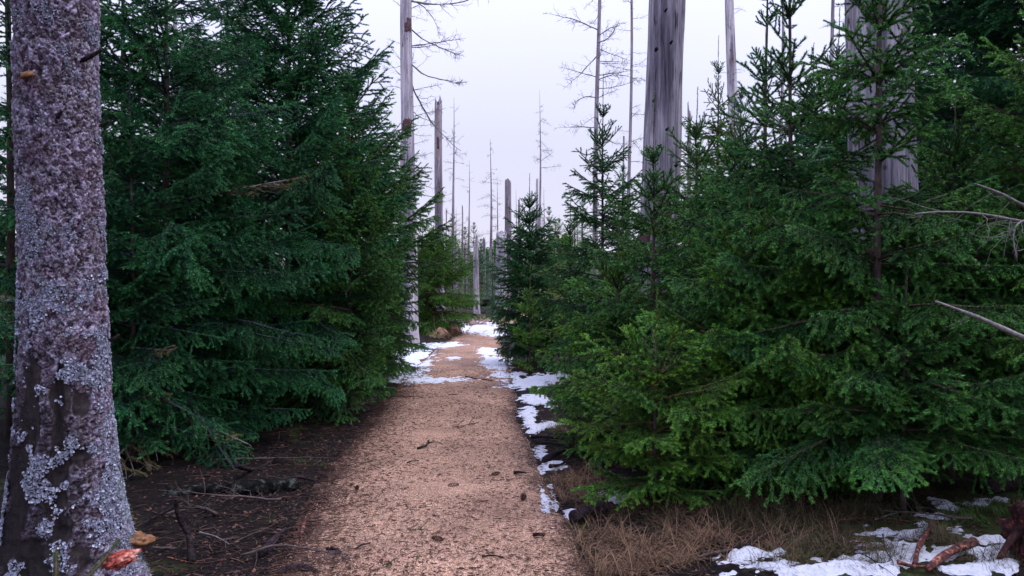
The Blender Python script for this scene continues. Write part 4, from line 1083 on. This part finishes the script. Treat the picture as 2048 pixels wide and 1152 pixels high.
        ring = c + nn * .0005 + np.outer(np.cos(hexa) * rad, uu) + np.outer(np.sin(hexa) * rad, vv) + np.outer(rng.uniform(.0, .004, 6), nn)
        ac.add(np.vstack([c[None] - nn * .002, ring]), [[0, k + 1, (k + 1) % 6 + 1] for k in range(6)], None, rng.random())
    o = link("lichen", ac.mesh("lichen", M['lichen'], smooth=False), root); o["kind"] = "stuff"
    # hanging beard lichen at the flared right foot
    ac = Acc(); A1, B1 = [], []
    for q in range(900):
        s_ = rng.uniform(.80, 1.0); a_ = PHI0 + math.asin(s_) + rng.uniform(0, .25); z_ = rng.uniform(.12, .62)
        rr = float(big_r(np.array(z_), np.array(a_))); c = np.array([math.cos(a_) * rr, math.sin(a_) * rr, z_])
        d_ = np.array([math.cos(a_), math.sin(a_), 0]) * rng.uniform(.3, 1) + rng.normal(0, .5, 3); d_ /= np.linalg.norm(d_)
        A1.append(c); B1.append(c + d_ * rng.uniform(.008, .026))
    V, Q = prisms(np.array(A1), np.array(B1), np.full(900, .0009), np.full(900, .0004)); ac.add(V, None, Q, .6)
    o = link("beard_lichen", ac.mesh("beard_lichen", M['lichen']), root, color=(.8, .95, .7)); o["kind"] = "stuff"
    # broken branch stubs
    def at(px, py):
        z = EYE + (545 - py) * BY / 1600 * .95
        c = big_c(z)[0]; halfw = float(big_r(np.array(z), np.array(PHI0)))
        s_ = ((px - 1024) * (BY - .1) / 1600 - c) / halfw; a_ = PHI0 + math.asin(max(-.98, min(.98, s_)))
        rr = float(big_r(np.array(z), np.array(a_)))
        return np.array([c - BX + math.cos(a_) * rr, math.sin(a_) * rr, z]), a_
    for px, py, ln, k in ((140, 108, .07, 0), (190, 690, .03, 1), (95, 232, .02, 2), (203, 232, .02, 3)):
        c, a_ = at(px, py); dd = np.array([math.cos(a_) + .3, math.sin(a_), .35])
        link("branch_stub", bent([c - dd * .02, c + dd * ln * .5, c + dd * ln + np.array([.012, 0, .015])], .011, .006, 'black', 8, .4, k), root)
    # bracket fungus high on the left side
    c, a_ = at(45, 150)
    ac = Acc(); n_a, n_r = 16, 5
    V = []; 
    for ir in range(n_r + 1):
        for ia in range(n_a):
            th = -math.pi / 2 + math.pi * ia / (n_a - 1); q = ir / n_r
            V.append((q * .042 * math.cos(th), q * .040 * math.sin(th), .020 * (1 - q ** 2) ** .6 + .001 * math.sin(ir * 2)))
    for ir in range(n_r + 1):
        for ia in range(n_a):
            th = -math.pi / 2 + math.pi * ia / (n_a - 1); q = 1 - ir / n_r
            V.append((q * .040 * math.cos(th), q * .038 * math.sin(th), -.010 - .008 * (1 - q)))
    nr = 2 * n_r + 2
    Q = [[i * n_a + j, (i + 1) * n_a + j, (i + 1) * n_a + j + 1, i * n_a + j + 1] for i in range(nr - 1) for j in range(n_a - 1)]
    o = link("bracket_fungus", mk_mesh("bracket_fungus", V, [Q], [M['conk']]), root, c - np.array([math.cos(a_), math.sin(a_), 0]) * .012, (R(8), R(10), a_))
    o["label"] = "orange-brown bracket fungus high on the trunk"
    return root
big_trunk()
# torn orange wood lump at the foot of the trunk
def lump(name, r, mat, seed, flat=.5, ns=22, amp=.35, sc=3.0, peaks=1.0):
    u = np.linspace(0, np.pi, ns); v = np.linspace(0, 2 * np.pi, ns * 2, endpoint=False)
    U, Vv = np.meshgrid(u, v, indexing='ij')
    D = np.stack([np.sin(U) * np.cos(Vv), np.sin(U) * np.sin(Vv), np.cos(U)], -1)
    f1, f2, cid = worley(D + seed, sc)
    k = 1 + amp * fbm(D, 1.5, 4, seed * 2.3) + amp * .5 * (f2 - f1) * peaks
    P = D * k[..., None] * np.array(r if isinstance(r, tuple) else (r, r, r * flat))
    n, m = U.shape; i = np.arange(n - 1)[:, None] * m; j = np.arange(m)[None]; kk = (j + 1) % m
    Q = np.stack([i + j, i + m + j, i + m + kk, i + kk], -1).reshape(-1, 4)
    return mk_mesh(name, P.reshape(-1, 3), [Q], [M[mat]], None, True)
p = wp(236, 1122, 3.40)
o = link("fungus", lump("orange_fungus", (.068, .045, .026), 'orange', 3, 1, 34, .45, 3.5, 1.6), None, p, (.25, -.30, .2))
tag(o, "torn orange and pink bracket fungus at the foot of the lichen-covered trunk", "fungus")
o = link("leaf_litter", lump("tan_lump", (.08, .05, .028), 'conk', 5, 1, 20, .5, 3., 2.), None, wp(266, 1084, 3.8), (.2, .1, .6))
o.name = "bracket_fungus"; tag(o, "dull tan bracket fungus beside the trunk foot, above the orange one", "fungus")
for k, (pts, r0, lab) in enumerate([
    ([wp(150, 1180, 2.9), wp(198, 1128, 2.98), wp(232, 1085, 3.05)], .010, "mossy green twig leaning across the orange fungus"),
    ([wp(104, 1175, 2.9), wp(106, 1140, 2.9), wp(106, 1108, 2.92)], .010, "upright mossy green twig in front of the trunk foot, lower left corner")]):
    V0 = np.array(pts); root_o = V0[0]
    rt = thing("mossy_twig", lab, "twig", tuple(root_o))
    link("stem", bent([(v - root_o) for v in V0], r0 * .6, r0 * .4, 'twig', 6, .1, k), rt)
    rng = np.random.default_rng(k); A1, B1 = [], []
    for q in range(700):
        t = rng.random(); c = (V0[0] * (1 - t) ** 2 + 2 * t * (1 - t) * V0[1] + V0[2] * t * t) - root_o
        d_ = rng.normal(0, 1, 3) + (V0[2] - V0[0]) * 4; d_ /= np.linalg.norm(d_); A1.append(c); B1.append(c + d_ * .013)
    V, Q = prisms(np.array(A1), np.array(B1), np.full(700, .0012), np.full(700, .0003)); ac = Acc(); ac.add(V, None, Q, rng.random(len(V)))
    o = link("moss", ac.mesh("twig_moss", M['moss']), rt); o["kind"] = "stuff"

# ------------------------------------------------------------------ logs, roots, sticks, stones
def gpt(px, py, z=0.0):
    x, y = gp(px, py); return (x, y, gh(x, y) + z)
def wood(name, label, cat, pts, r0, r1, mat, sides=12, wob=.3, seed=0, twigs=0, group=None):
    o0 = np.array(pts[0]); me = bent([np.array(p_) - o0 for p_ in pts], r0, r1, mat, sides, wob, seed, twigs, 8)
    o = link(name, me, None, tuple(o0)); tag(o, label, cat, group); return o
wood("fallen_log", "grey mossy log lying under the left spruces", "log", [gpt(330, 992, .00), gpt(480, 988, .02), gpt(588, 978, .02)], .075, .06, 'mosslog', 28, .28, 1)
wood("fallen_branch", "thin dark branch leaning over the grey mossy log", "branch", [gpt(470, 990, .20), wp(510, 940, 6.3), wp(560, 912, 6.6)], .018, .008, 'black', 8, .3, 2, 2)
wood("root", "dark twisted root standing up left of the path, lower left", "root", [gpt(382, 1130, .0), wp(372, 1075, 4.5), wp(352, 1030, 4.5), wp(350, 1000, 4.5)], .020, .012, 'black', 10, .4, 3)
wood("root", "purple-dark rotten wood piece at the left edge of the gravel", "root", [gpt(515, 1120, .0), gpt(540, 1098, .02), gpt(572, 1075, .04), gpt(590, 1062, .00)], .036, .014, 'black', 24, .8, 4)
wood("root", "smooth dark root arching out of the gravel at the bottom edge", "root", [gpt(520, 1165, -.02), gpt(570, 1150, .03), gpt(620, 1150, .03), gpt(650, 1165, -.02)], .030, .024, 'black', 14, .2, 5)
wood("fallen_branch", "long dark branch on the soil left of the gravel", "branch", [gpt(600, 985, .05), gpt(540, 980, .06), gpt(600, 970, .05), gpt(640, 972, .02)][1:], .016, .008, 'black', 8, .4, 6, 2)
wood("stump_splinter", "reddish splintered wood piece at the left edge of the gravel", "wood", [gpt(592, 1110, -.02), gpt(602, 1070, .03), gpt(612, 1045, .05)], .020, .004, 'redwood', 16, .9, 7, 8)
for k, (pts, r0, r1, lab, mt) in enumerate([
    ([(640, 1030), (680, 1020), (715, 1010)], .008, .004, "reddish stick crossing onto the gravel from the left verge", 'redwood'),
    ([(330, 1128), (390, 1140), (450, 1132)], .010, .005, "pale brown stick in the lower left soil", 'redwood'),
    ([(395, 1075), (430, 1085), (455, 1100)], .005, .003, "thin pale crossed stick in the left soil", 'greytwig'),
    ([(250, 1075), (300, 1048), (350, 1020)], .010, .006, "dark stick beside the foot of the lichen-covered trunk", 'black'),
    ([(932, 757), (955, 762), (985, 765)], .016, .008, "dark forked stick lying across the path before the bend", 'black'),
    ([(1062, 884), (1090, 882), (1128, 886)], .022, .012, "blackened stick pressed into the right verge snow", 'black'),
    ([(1070, 897), (1100, 893), (1130, 898)], .016, .010, "second blackened stick right below the pressed one", 'black'),
    ([(1090, 935), (1115, 918), (1140, 905)], .030, .018, "thick blackened root climbing the right verge", 'black'),
    ([(1100, 946), (1128, 935), (1150, 912)], .016, .010, "thin blackened root below the thick one on the right verge", 'black'),
    ([(1150, 1062), (1185, 1040), (1228, 1028)], .045, .040, "short black log half buried in the tan grass", 'black'),
    ([(1680, 1052), (1760, 1047), (1828, 1056)], .008, .005, "orange-red stick lying above the lower right snow", 'redwood'),
    ([(1755, 1050), (1780, 1042), (1798, 1036)], .005, .003, "pale thin stick by the twin stems on the right", 'greytwig'),
    ([(1872, 1062), (1860, 1085), (1842, 1115), (1835, 1150)], .034, .026, "curved rotten red branch standing in the lower right snow", 'redwood'),
    ([(1955, 1108), (1905, 1128), (1862, 1160)], .044, .040, "thick reddish rotten log in the lower right snow", 'redwood'),
    ([(1800, 1142), (1835, 1150), (1880, 1152)], .018, .014, "dark branch joining the two red rotten pieces", 'redwood'),
    ([(1708, 1118), (1745, 1130), (1770, 1150)], .007, .005, "thin black twig across the lower right snow", 'black'),
    ([(1770, 1080), (1775, 1110), (1792, 1140)], .005, .003, "bent black twig rising from the lower right snow", 'black')]):
    top = 0.0 if outside(np.array([gp(*pts[1])[0]]), np.array([gp(*pts[1])[1]]))[0] > .1 else .025
    P3 = [gpt(a_, b_, r0 * .6 + (.02 if outside(*[np.array([q]) for q in gp(a_, b_)])[0] > .05 else .04)) for a_, b_ in pts]
    wood("fallen_stick" if r0 < .03 else "fallen_branch", lab, "stick" if r0 < .03 else "branch", P3, r0 * (.52 if mt == 'redwood' else .9), r1 * (.42 if mt == 'redwood' else .7), mt, 26 if r0 > .015 else 7, .28 if mt == 'redwood' else .5, 40 + k, 2 if r0 < .02 else (4 if mt == 'redwood' else 0))
for k, (px, py, az, s, lab) in enumerate([(300, 1110, .4, .7, "dead branch with fine twigs lying nearest the foot of the lichen-covered trunk"), (430, 1040, 2.6, .8, "dead branch lying in front of the mossy log"),
        (480, 1125, -.3, .7, "dead branch on the soil at the lower left bottom edge"), (330, 1040, 1.2, .6, "dead branch pointing away from the lichen-covered trunk"), (560, 1010, 3.0, .8, "dead branch right below the end of the mossy log"),
        (640, 930, 2.8, .8, "dead branch right of the mossy log under the hanging boughs"), (420, 930, .3, 1.0, "dead branch behind the mossy log"), (700, 890, 2.5, .6, "dead branch at the shaded left edge of the gravel"),
        (1150, 900, .6, .6, "dead branch tangled in the right verge by the snow"), (1400, 1130, .2, .7, "dead branch lying in the tan grass"), (1620, 1085, 2.9, .7, "dead branch in front of the dull brown grass on the right"), (1950, 1050, 2.7, .6, "dead branch in front of the moss cushion")]):
    x, y = gp(px, py); o = link("fallen_branch", BARE[k % 8], None, (x, y, gh(x, y) + .03), (k * 1.3, R(4), az), s, (.45, .36, .34)); tag(o, lab, "branch", "dead branches lying on the ground")
# dark stump root at the right edge
p = gpt(2062, 1115)
root = thing("tree_stump", "dark red rotten stump at the lower right corner", "stump", p)
link("trunk", lump("stump_body", (.09, .12, .16), 'redwood', 9, 1, 34, .9, 5.0), root, (0.02, 0, .07), color=(.35, .22, .28))
for k, ang in enumerate((3.5,)):
    d_ = np.array([math.cos(ang), math.sin(ang), 0])
    link("root", bent([(0, 0, .12), d_ * .09 + (0, 0, .10), d_ * .20 + (0, 0, .0)], .030, .012, 'redwood', 20, .5, k), root, color=(.4, .28, .3))
o = link("fallen_log", bent([(0, 0, 0), (.35, .1, .02), (.8, .15, .03)], .07, .07, 'black', 14, .2, 9), None, gpt(1965, 992, .06))
tag(o, "dark soaked log behind the moss cushion at the right edge", "log")
# far end: dark log, stones with snow, straw hump
wood("fallen_log", "far dark log lying across behind the short white snag", "log", [wp(915, 604, 30.5), wp(960, 606, 31), wp(1010, 603, 31.5)], .17, .14, 'black', 14, .15, 50)
rng = np.random.default_rng(3)
for k, (px, py, r, lab) in enumerate([(936, 645, .22, "leftmost brown stone of the snowy heap at the path's end"), (958, 641, .26, "largest brown stone of the snowy heap at the path's end"), (975, 646, .18, "rightmost stone of the snowy heap at the path's end"), (948, 650, .16, "low front stone of the snowy heap at the path's end"), (965, 651, .15, "small front stone right of the low one at the path's end")]):
    o = link("stone", lump("stone", (r, r * .8, r * .55), 'stone', 20 + k, 1, 14, .35, 1.6), None, gpt(px, py, .04), (0, 0, k)); tag(o, lab, "stone", "stones at the path's end")
for k, (px, py, r, lab) in enumerate([(900, 668, .28, "brown earth clod with pale straw at the left of the bend"), (880, 674, .22, "second straw-covered clod left of the bend, nearer")]):
    o = link("stone", lump("clod", (r, r * .8, r * .8), 'stone', 30 + k, 1, 16, .4, 2.), None, gpt(px, py, .05), (0, 0, k), color=(1.3, 1, .9)); tag(o, lab, "earth clod")

# small countable things on the gravel
def cone_mesh():
    ac = Acc(); n = 0
    for k in range(70):
        t = k / 70; a_ = k * 2.399; r = .014 * math.sin(math.pi * min(.97, t * .85 + .12)); x = t * .085
        c = np.array([x, r * math.cos(a_), r * math.sin(a_)]); d_ = np.array([.5, math.cos(a_), math.sin(a_)]); s_ = np.array([0, -math.sin(a_), math.cos(a_)])
        ac.add([c * [1, .5, .5], c + s_ * .006, c + d_ * .008, c - s_ * .006], [[0, 1, 2], [0, 2, 3]], None, (k * .37) % 1)
    return ac.mesh("cone", M['litter'], smooth=False)
CONE = cone_mesh()
for k, (px, py, s, lab) in enumerate([(895, 983, 1.0, "dark spruce cone in the middle of the gravel"), (1046, 1010, 1.15, "dark spruce cone near the right edge of the gravel"), (885, 1095, .95, "dark spruce cone low on the gravel near the green sprig"), (1000, 957, .9, "small cone left of the bark chip on the right gravel"), (713, 985, .8, "small dark cone near the left edge of the gravel")]):
    x, y = gp(px, py); o = link("spruce_cone", CONE, None, (x, y, .036), (0, 0, .4 + k * 1.1), s); tag(o, lab, "cone", "cones on the gravel")
SPRIG = gen_branch("sprig", 61, .22, 'up', nl=.016, nw=.003, dens=500)
SPRIG2 = gen_branch("sprig", 62, .14, 'up', nl=.016, nw=.003, dens=500)
for k, (px, py, me, s, az, lab) in enumerate([(905, 862, SPRIG, 1.2, .1, "dark green spruce sprig in the middle of the path"), (812, 1072, SPRIG, .75, -.5, "green spruce sprig lying low on the gravel"), (775, 1137, SPRIG2, .9, -1.2, "short green sprig at the bottom edge of the gravel"),
                                       (815, 976, SPRIG2, .4, .5, "tiny fresh green sprig on the left half of the gravel"), (825, 1128, SPRIG2, .6, -.3, "small dark sprig right of the short one at the bottom edge"), (837, 1024, SPRIG2, .5, 0.1, "tiny dark sprig above the low green one"), (735, 1046, SPRIG2, .5, 0.2, "tiny green sprig by the left litter of the gravel")]):
    x, y = gp(px, py); o = link("fallen_sprig", me, None, (x, y, .032), (R(20), 0, az), s, (.6, .6, .5)); tag(o, lab, "sprig", "fallen sprigs on the gravel")
x, y = gp(845, 905)
o = link("fallen_stick", bent([(-.05, 0, 0), (.01, .04, .01), (.035, .10, .02), (.03, .18, .03)], .011, .008, 'black', 7, .4, 70), None, (x, y, .032)); tag(o, "curved dark mossy twig left of the middle sprig", "stick")
for k, (px, py, ln, az, lab) in enumerate([(868, 893, .12, .1, "thin twig below the middle sprig"), (825, 932, .12, .7, "thin slanting twig on the left half of the gravel"), (1040, 955, .10, -.1, "black bark chip on the right half of the gravel"), (665, 1115, .11, -.6, "dark bark chip near the lower left gravel edge"),
                                       (1078, 1083, .07, 0, "small dark bark chip near the lower right gravel edge"), (725, 1105, .10, .9, "short slanting twig on the lower left gravel"), (985, 1128, .12, -.1, "thin twig at the bottom middle of the gravel"), (808, 799, .5, -.1, "long thin twig at the left edge before the snow stripe"), (905, 795, .12, .1, "fine twig in the upper middle of the gravel")]):
    x, y = gp(px, py); o = link("fallen_stick", bent([(-ln / 2, 0, 0), (0, ln * .08, .004), (ln / 2, 0, 0)], .005 if 'chip' not in lab else .013, .003 if 'chip' not in lab else .008, 'black', 6, .4, 80 + k), None, (x, y, .030), (0, 0, az)); tag(o, lab, "stick", "small sticks on the gravel")

# fine litter (nobody could count it)
def litter():
    rng = np.random.default_rng(21)
    def sticks(N, xy, lr, rr, zoff, curve=.25):
        x, y = xy; ln = rng.uniform(*lr, N) ; az = rng.normal(0, 1.0, N) + rng.choice((0, math.pi), N)
        h = np.where(outside(x, y) < 0.02, np.maximum(ground_h(x, y), .020), ground_h(x, y)) + zoff + rng.uniform(0, .004, N)
        d = np.stack([np.cos(az), np.sin(az), rng.normal(0, .06, N)], -1) * ln[:, None] / 2
        c = np.stack([x, y, h], -1); m = c + np.stack([-np.sin(az), np.cos(az), np.abs(rng.normal(0, .2, N))], -1) * (ln * rng.normal(0, curve, N))[:, None] * .3
        r = rng.uniform(*rr, N); col = rng.random(N)
        V1, Q1 = prisms(c - d, m, r * .7, r); V2, Q2 = prisms(m, c + d, r, r * .5)
        return np.vstack([V1, V2]), np.vstack([Q1, Q2 + len(V1)]), np.concatenate([np.repeat(col, 6)] * 2)
    N = 15000
    y = 3.9 + 9.5 * rng.random(N) ** 1.7; l, r = path_x(y); u = np.where(rng.random(N) < .50, rng.beta(.55, .75, N), rng.random(N)); u = np.where(rng.random(N) < .25, np.abs(rng.normal(0, .14, N)), u)
    x = l + (r - l) * np.clip(u, -.05, 1.05)
    V, Q, a = sticks(N, (x, y), (.005, .045), (.0009, .0030), .004)
    ac = Acc(); ac.add(V, None, Q, a)
    o = link("needle_litter", ac.mesh("needle_litter", M['litter'])); tag(o, "small dark twigs and needles strewn over the gravel", "litter", kind="stuff")
    N = 4500
    y = 4.0 + 6.5 * rng.random(N) ** 1.4; l, r = path_x(y)
    side = rng.random(N) < .6
    x = np.where(side, l + .12 - np.abs(rng.normal(0, .8, N)), r - .05 + np.abs(rng.normal(0, .9, N)))
    V, Q, a = sticks(N, (x, y), (.01, .12), (.0010, .0045), .006)
    ac = Acc(); ac.add(V, None, Q, a ** 3 * .9)
    o = link("forest_litter", ac.mesh("forest_litter", M['litter'])); tag(o, "brown twigs and bark bits on the forest floor beside the path", "litter", kind="stuff")
    N = 700
    y = 4.2 + 1.8 * rng.random(N); l, r = path_x(y); x = r + 1.0 + 1.8 * rng.random(N)
    V, Q, a = sticks(N, (x, y), (.01, .10), (.0010, .0030), .020)
    ac = Acc(); ac.add(V, None, Q, a ** 3 * .9)
    o = link("snow_litter", ac.mesh("snow_litter", M['litter'])); tag(o, "dark needles and twig bits lying on the lower right snow", "litter", kind="stuff")
    N = 900
    y = 3.9 + 6.5 * rng.random(N) ** 1.5; l, r = path_x(y); x = l + (r - l) * rng.beta(.7, .8, N)
    V, Q, a = sticks(N, (x, y), (.010, .030), (.0022, .0055), .004, .6)
    ac = Acc(); ac.add(V, None, Q, a * .8)
    o = link("bark_crumbs", ac.mesh("bark_crumbs", M['litter'])); tag(o, "dark bark crumbs trodden into the gravel", "litter", kind="stuff")
    # bark plates and crumbs in the soil
    N = 7000
    y = 4.0 + 5.5 * rng.random(N) ** 1.3; l, r = path_x(y); side = rng.random(N) < .65
    x = np.where(side, l + .10 - np.abs(rng.normal(0, .75, N)), r - .02 + np.abs(rng.normal(0, .9, N)))
    sz_ = (.004 + .016 * rng.random(N) ** 2.5); az = rng.uniform(0, 6.28, N); c, sn = np.cos(az), np.sin(az)
    b5 = np.array([[1.2, 0, 0], [.3, .6, 0], [-.9, .4, 0], [-.8, -.5, 0], [.4, -.6, 0], [0, 0, .45]])
    bb = b5[None] * rng.uniform(.6, 1.3, (N, 6, 1)) * sz_[:, None, None]
    h = surf(x, y)
    V = np.stack([bb[..., 0] * c[:, None] - bb[..., 1] * sn[:, None] + x[:, None], bb[..., 0] * sn[:, None] + bb[..., 1] * c[:, None] + y[:, None], bb[..., 2] * .7 + bb[..., 0] * rng.normal(0, .3, N)[:, None] + h[:, None] + .002], -1)
    T = (np.arange(N)[:, None, None] * 6 + np.array([[k, (k + 1) % 5, 5] for k in range(5)])[None]).reshape(-1, 3)
    o = link("bark_litter", mk_mesh("bark_litter", V.reshape(-1, 3), [T], [M['litter']], None, False, {"rnd": np.repeat(rng.random(N) ** 2.2 * 1.3, 6)})); tag(o, "crumbled bark and dead leaves on the dark soil", "litter", kind="stuff")
    # gravel grains
    N = 26000
    y = 3.95 + 4.2 * rng.random(N) ** 1.5; l, r = path_x(y); x = l + .02 + (r - l - .04) * rng.random(N)
    s = rng.uniform(.0022, .0052, N); base = np.array([[1, 0, 0], [-.5, .87, 0], [-.5, -.87, 0], [.1, .1, .9]])
    az = rng.uniform(0, 6.28, N); c, sn = np.cos(az), np.sin(az)
    bb = base[None] * s[:, None, None] * np.array([1, .75, .8])
    V = np.stack([bb[..., 0] * c[:, None] - bb[..., 1] * sn[:, None] + x[:, None], bb[..., 0] * sn[:, None] + bb[..., 1] * c[:, None] + y[:, None], bb[..., 2] + .0], -1)
    # height of the path surface
    U = np.clip((x - l) / (r - l), 0, 1); P3 = np.stack([x, y, x * 0], -1)
    pz = .004 + .012 * perlin(P3, 1.1) + .004 * perlin(P3, 6.) + .02 * np.sin(np.pi * U)
    V[..., 2] += pz[:, None] - .0003
    T = (np.arange(N)[:, None, None] * 4 + np.array([[0, 1, 3], [1, 2, 3], [2, 0, 3]])[None]).reshape(-1, 3)
    o = link("gravel", mk_mesh("gravel", V.reshape(-1, 3), [T], [M['chips']], None, False, {"rnd": np.repeat(rng.random(N), 4)})); tag(o, "loose pale and tan gravel grains on the path", "gravel", kind="stuff")
litter()

# grass
def grass(name, label, mat, spots, blades, hl, seed, flop=.8, wid=.0028):
    rng = np.random.default_rng(seed); A = []; 
    Vs, Qs, Ts, At, n = [], [], [], [], 0
    for (px, py, rx, ry, cnt) in spots:
        cx, cy = gp(px, py); ax = rx * cy / 1600; ay = ry * cy * cy / (1600 * EYE)
        for q in range(cnt):
            t = rng.uniform(0, 6.28); rr = math.sqrt(rng.random()); x = cx + ax * rr * math.cos(t); y = cy + ay * rr * math.sin(t)
            z = gh(x, y); B = blades; lean_a = rng.uniform(0, 6.28)
            az = lean_a + rng.normal(0, 1.2, B); ln = rng.uniform(hl[0], hl[1], B); fl = rng.uniform(.3, 1.0, B) * flop
            bx = x + rng.normal(0, .02, B); by = y + rng.normal(0, .02, B)
            ts = np.array([0, .35, .7, 1.0]); el0 = rng.uniform(.45, 1.5, B)
            pts = np.zeros((B, 4, 3)); pts[:, 0] = np.stack([bx, by, np.full(B, z - .01)], -1)
            for k in range(3):
                el = el0 - fl * (k + .5) * .75; st = ln / 3
                pts[:, k + 1] = pts[:, k] + np.stack([np.cos(el) * np.cos(az), np.cos(el) * np.sin(az), np.sin(el)], -1) * st[:, None]
            pts[..., 2] = np.maximum(pts[..., 2], z + .004 + 0 * pts[..., 2])
            s_ = np.stack([-np.sin(az), np.cos(az), az * 0], -1); w_ = wid * rng.uniform(.6, 1.3, B)
            ww = np.stack([w_, w_ * .9, w_ * .6], -1) / 2
            V = np.zeros((B, 7, 3)); 
            for k in range(3): V[:, 2 * k] = pts[:, k] - s_ * ww[:, k:k + 1]; V[:, 2 * k + 1] = pts[:, k] + s_ * ww[:, k:k + 1]
            V[:, 6] = pts[:, 3]
            b = np.arange(B)[:, None, None] * 7 + n
            Qs.append((b + np.array([[0, 1, 3, 2], [2, 3, 5, 4]])[None]).reshape(-1, 4)); Ts.append((b + np.array([[4, 5, 6]])[None]).reshape(-1, 3))
            Vs.append(V.reshape(-1, 3)); At.append(np.repeat(rng.random(B), 7)); n += B * 7
    me = mk_mesh(name, np.vstack(Vs), [np.vstack(Ts), np.vstack(Qs)], [M[mat]], None, False, {"rnd": np.concatenate(At)})
    o = link(name, me); tag(o, label, "grass", kind="stuff")
grass("dry_grass", "dry tan grass on the right verge of the path", 'drygrass',
      [(1170, 985, 60, 30, 34), (1140, 960, 40, 20, 14), (1200, 1100, 90, 40, 34), (1320, 1115, 100, 36, 50), (1240, 1145, 90, 16, 30), (1390, 1060, 60, 40, 20), (1440, 1095, 50, 30, 18), (1230, 1010, 70, 30, 16), (1105, 770, 20, 8, 5), (1130, 850, 22, 20, 7), (1040, 742, 60, 6, 10), (1560, 1090, 60, 30, 16), (1700, 1090, 60, 30, 8)], 20, (.08, .28), 1, 1.3, .0027)
grass("brown_grass", "dull brown-green grass under the right spruces", 'darkgrass',
      [(1580, 1050, 110, 40, 80), (1720, 1030, 80, 24, 44), (1500, 1040, 100, 30, 50), (1850, 995, 120, 24, 40), (1890, 1085, 26, 16, 10), (1700, 1105, 20, 8, 6), (1630, 1110, 40, 20, 16), (1300, 1040, 60, 30, 24), (860, 690, 40, 6, 20), (1060, 735, 60, 8, 30), (890, 680, 40, 5, 20), (1115, 860, 25, 25, 12), (1990, 1120, 60, 20, 16), (1790, 1108, 70, 12, 12), (1720, 1132, 90, 10, 12), (1850, 1082, 40, 8, 8), (1560, 1136, 60, 8, 8)], 24, (.08, .26), 2, 1.2, .0026)
grass("moss_cover", "low green moss and heather on the lower right ground", 'moss',
      [(1990, 1022, 55, 28, 90), (1930, 1040, 40, 20, 30), (1560, 1045, 50, 30, 36), (1780, 1020, 60, 24, 40), (1870, 1060, 20, 10, 8), (840, 700, 25, 5, 10), (690, 1025, 25, 8, 10), (1120, 880, 20, 30, 12), (1155, 1055, 20, 14, 8)], 40, (.02, .07), 3, .6, .005)
grass("pale_straw", "pale straw drooping over the clods left of the bend", 'straw',
      [(898, 668, 26, 4, 16), (880, 675, 22, 4, 12), (955, 645, 30, 3, 10)], 30, (.15, .4), 4, 1.1, .007)
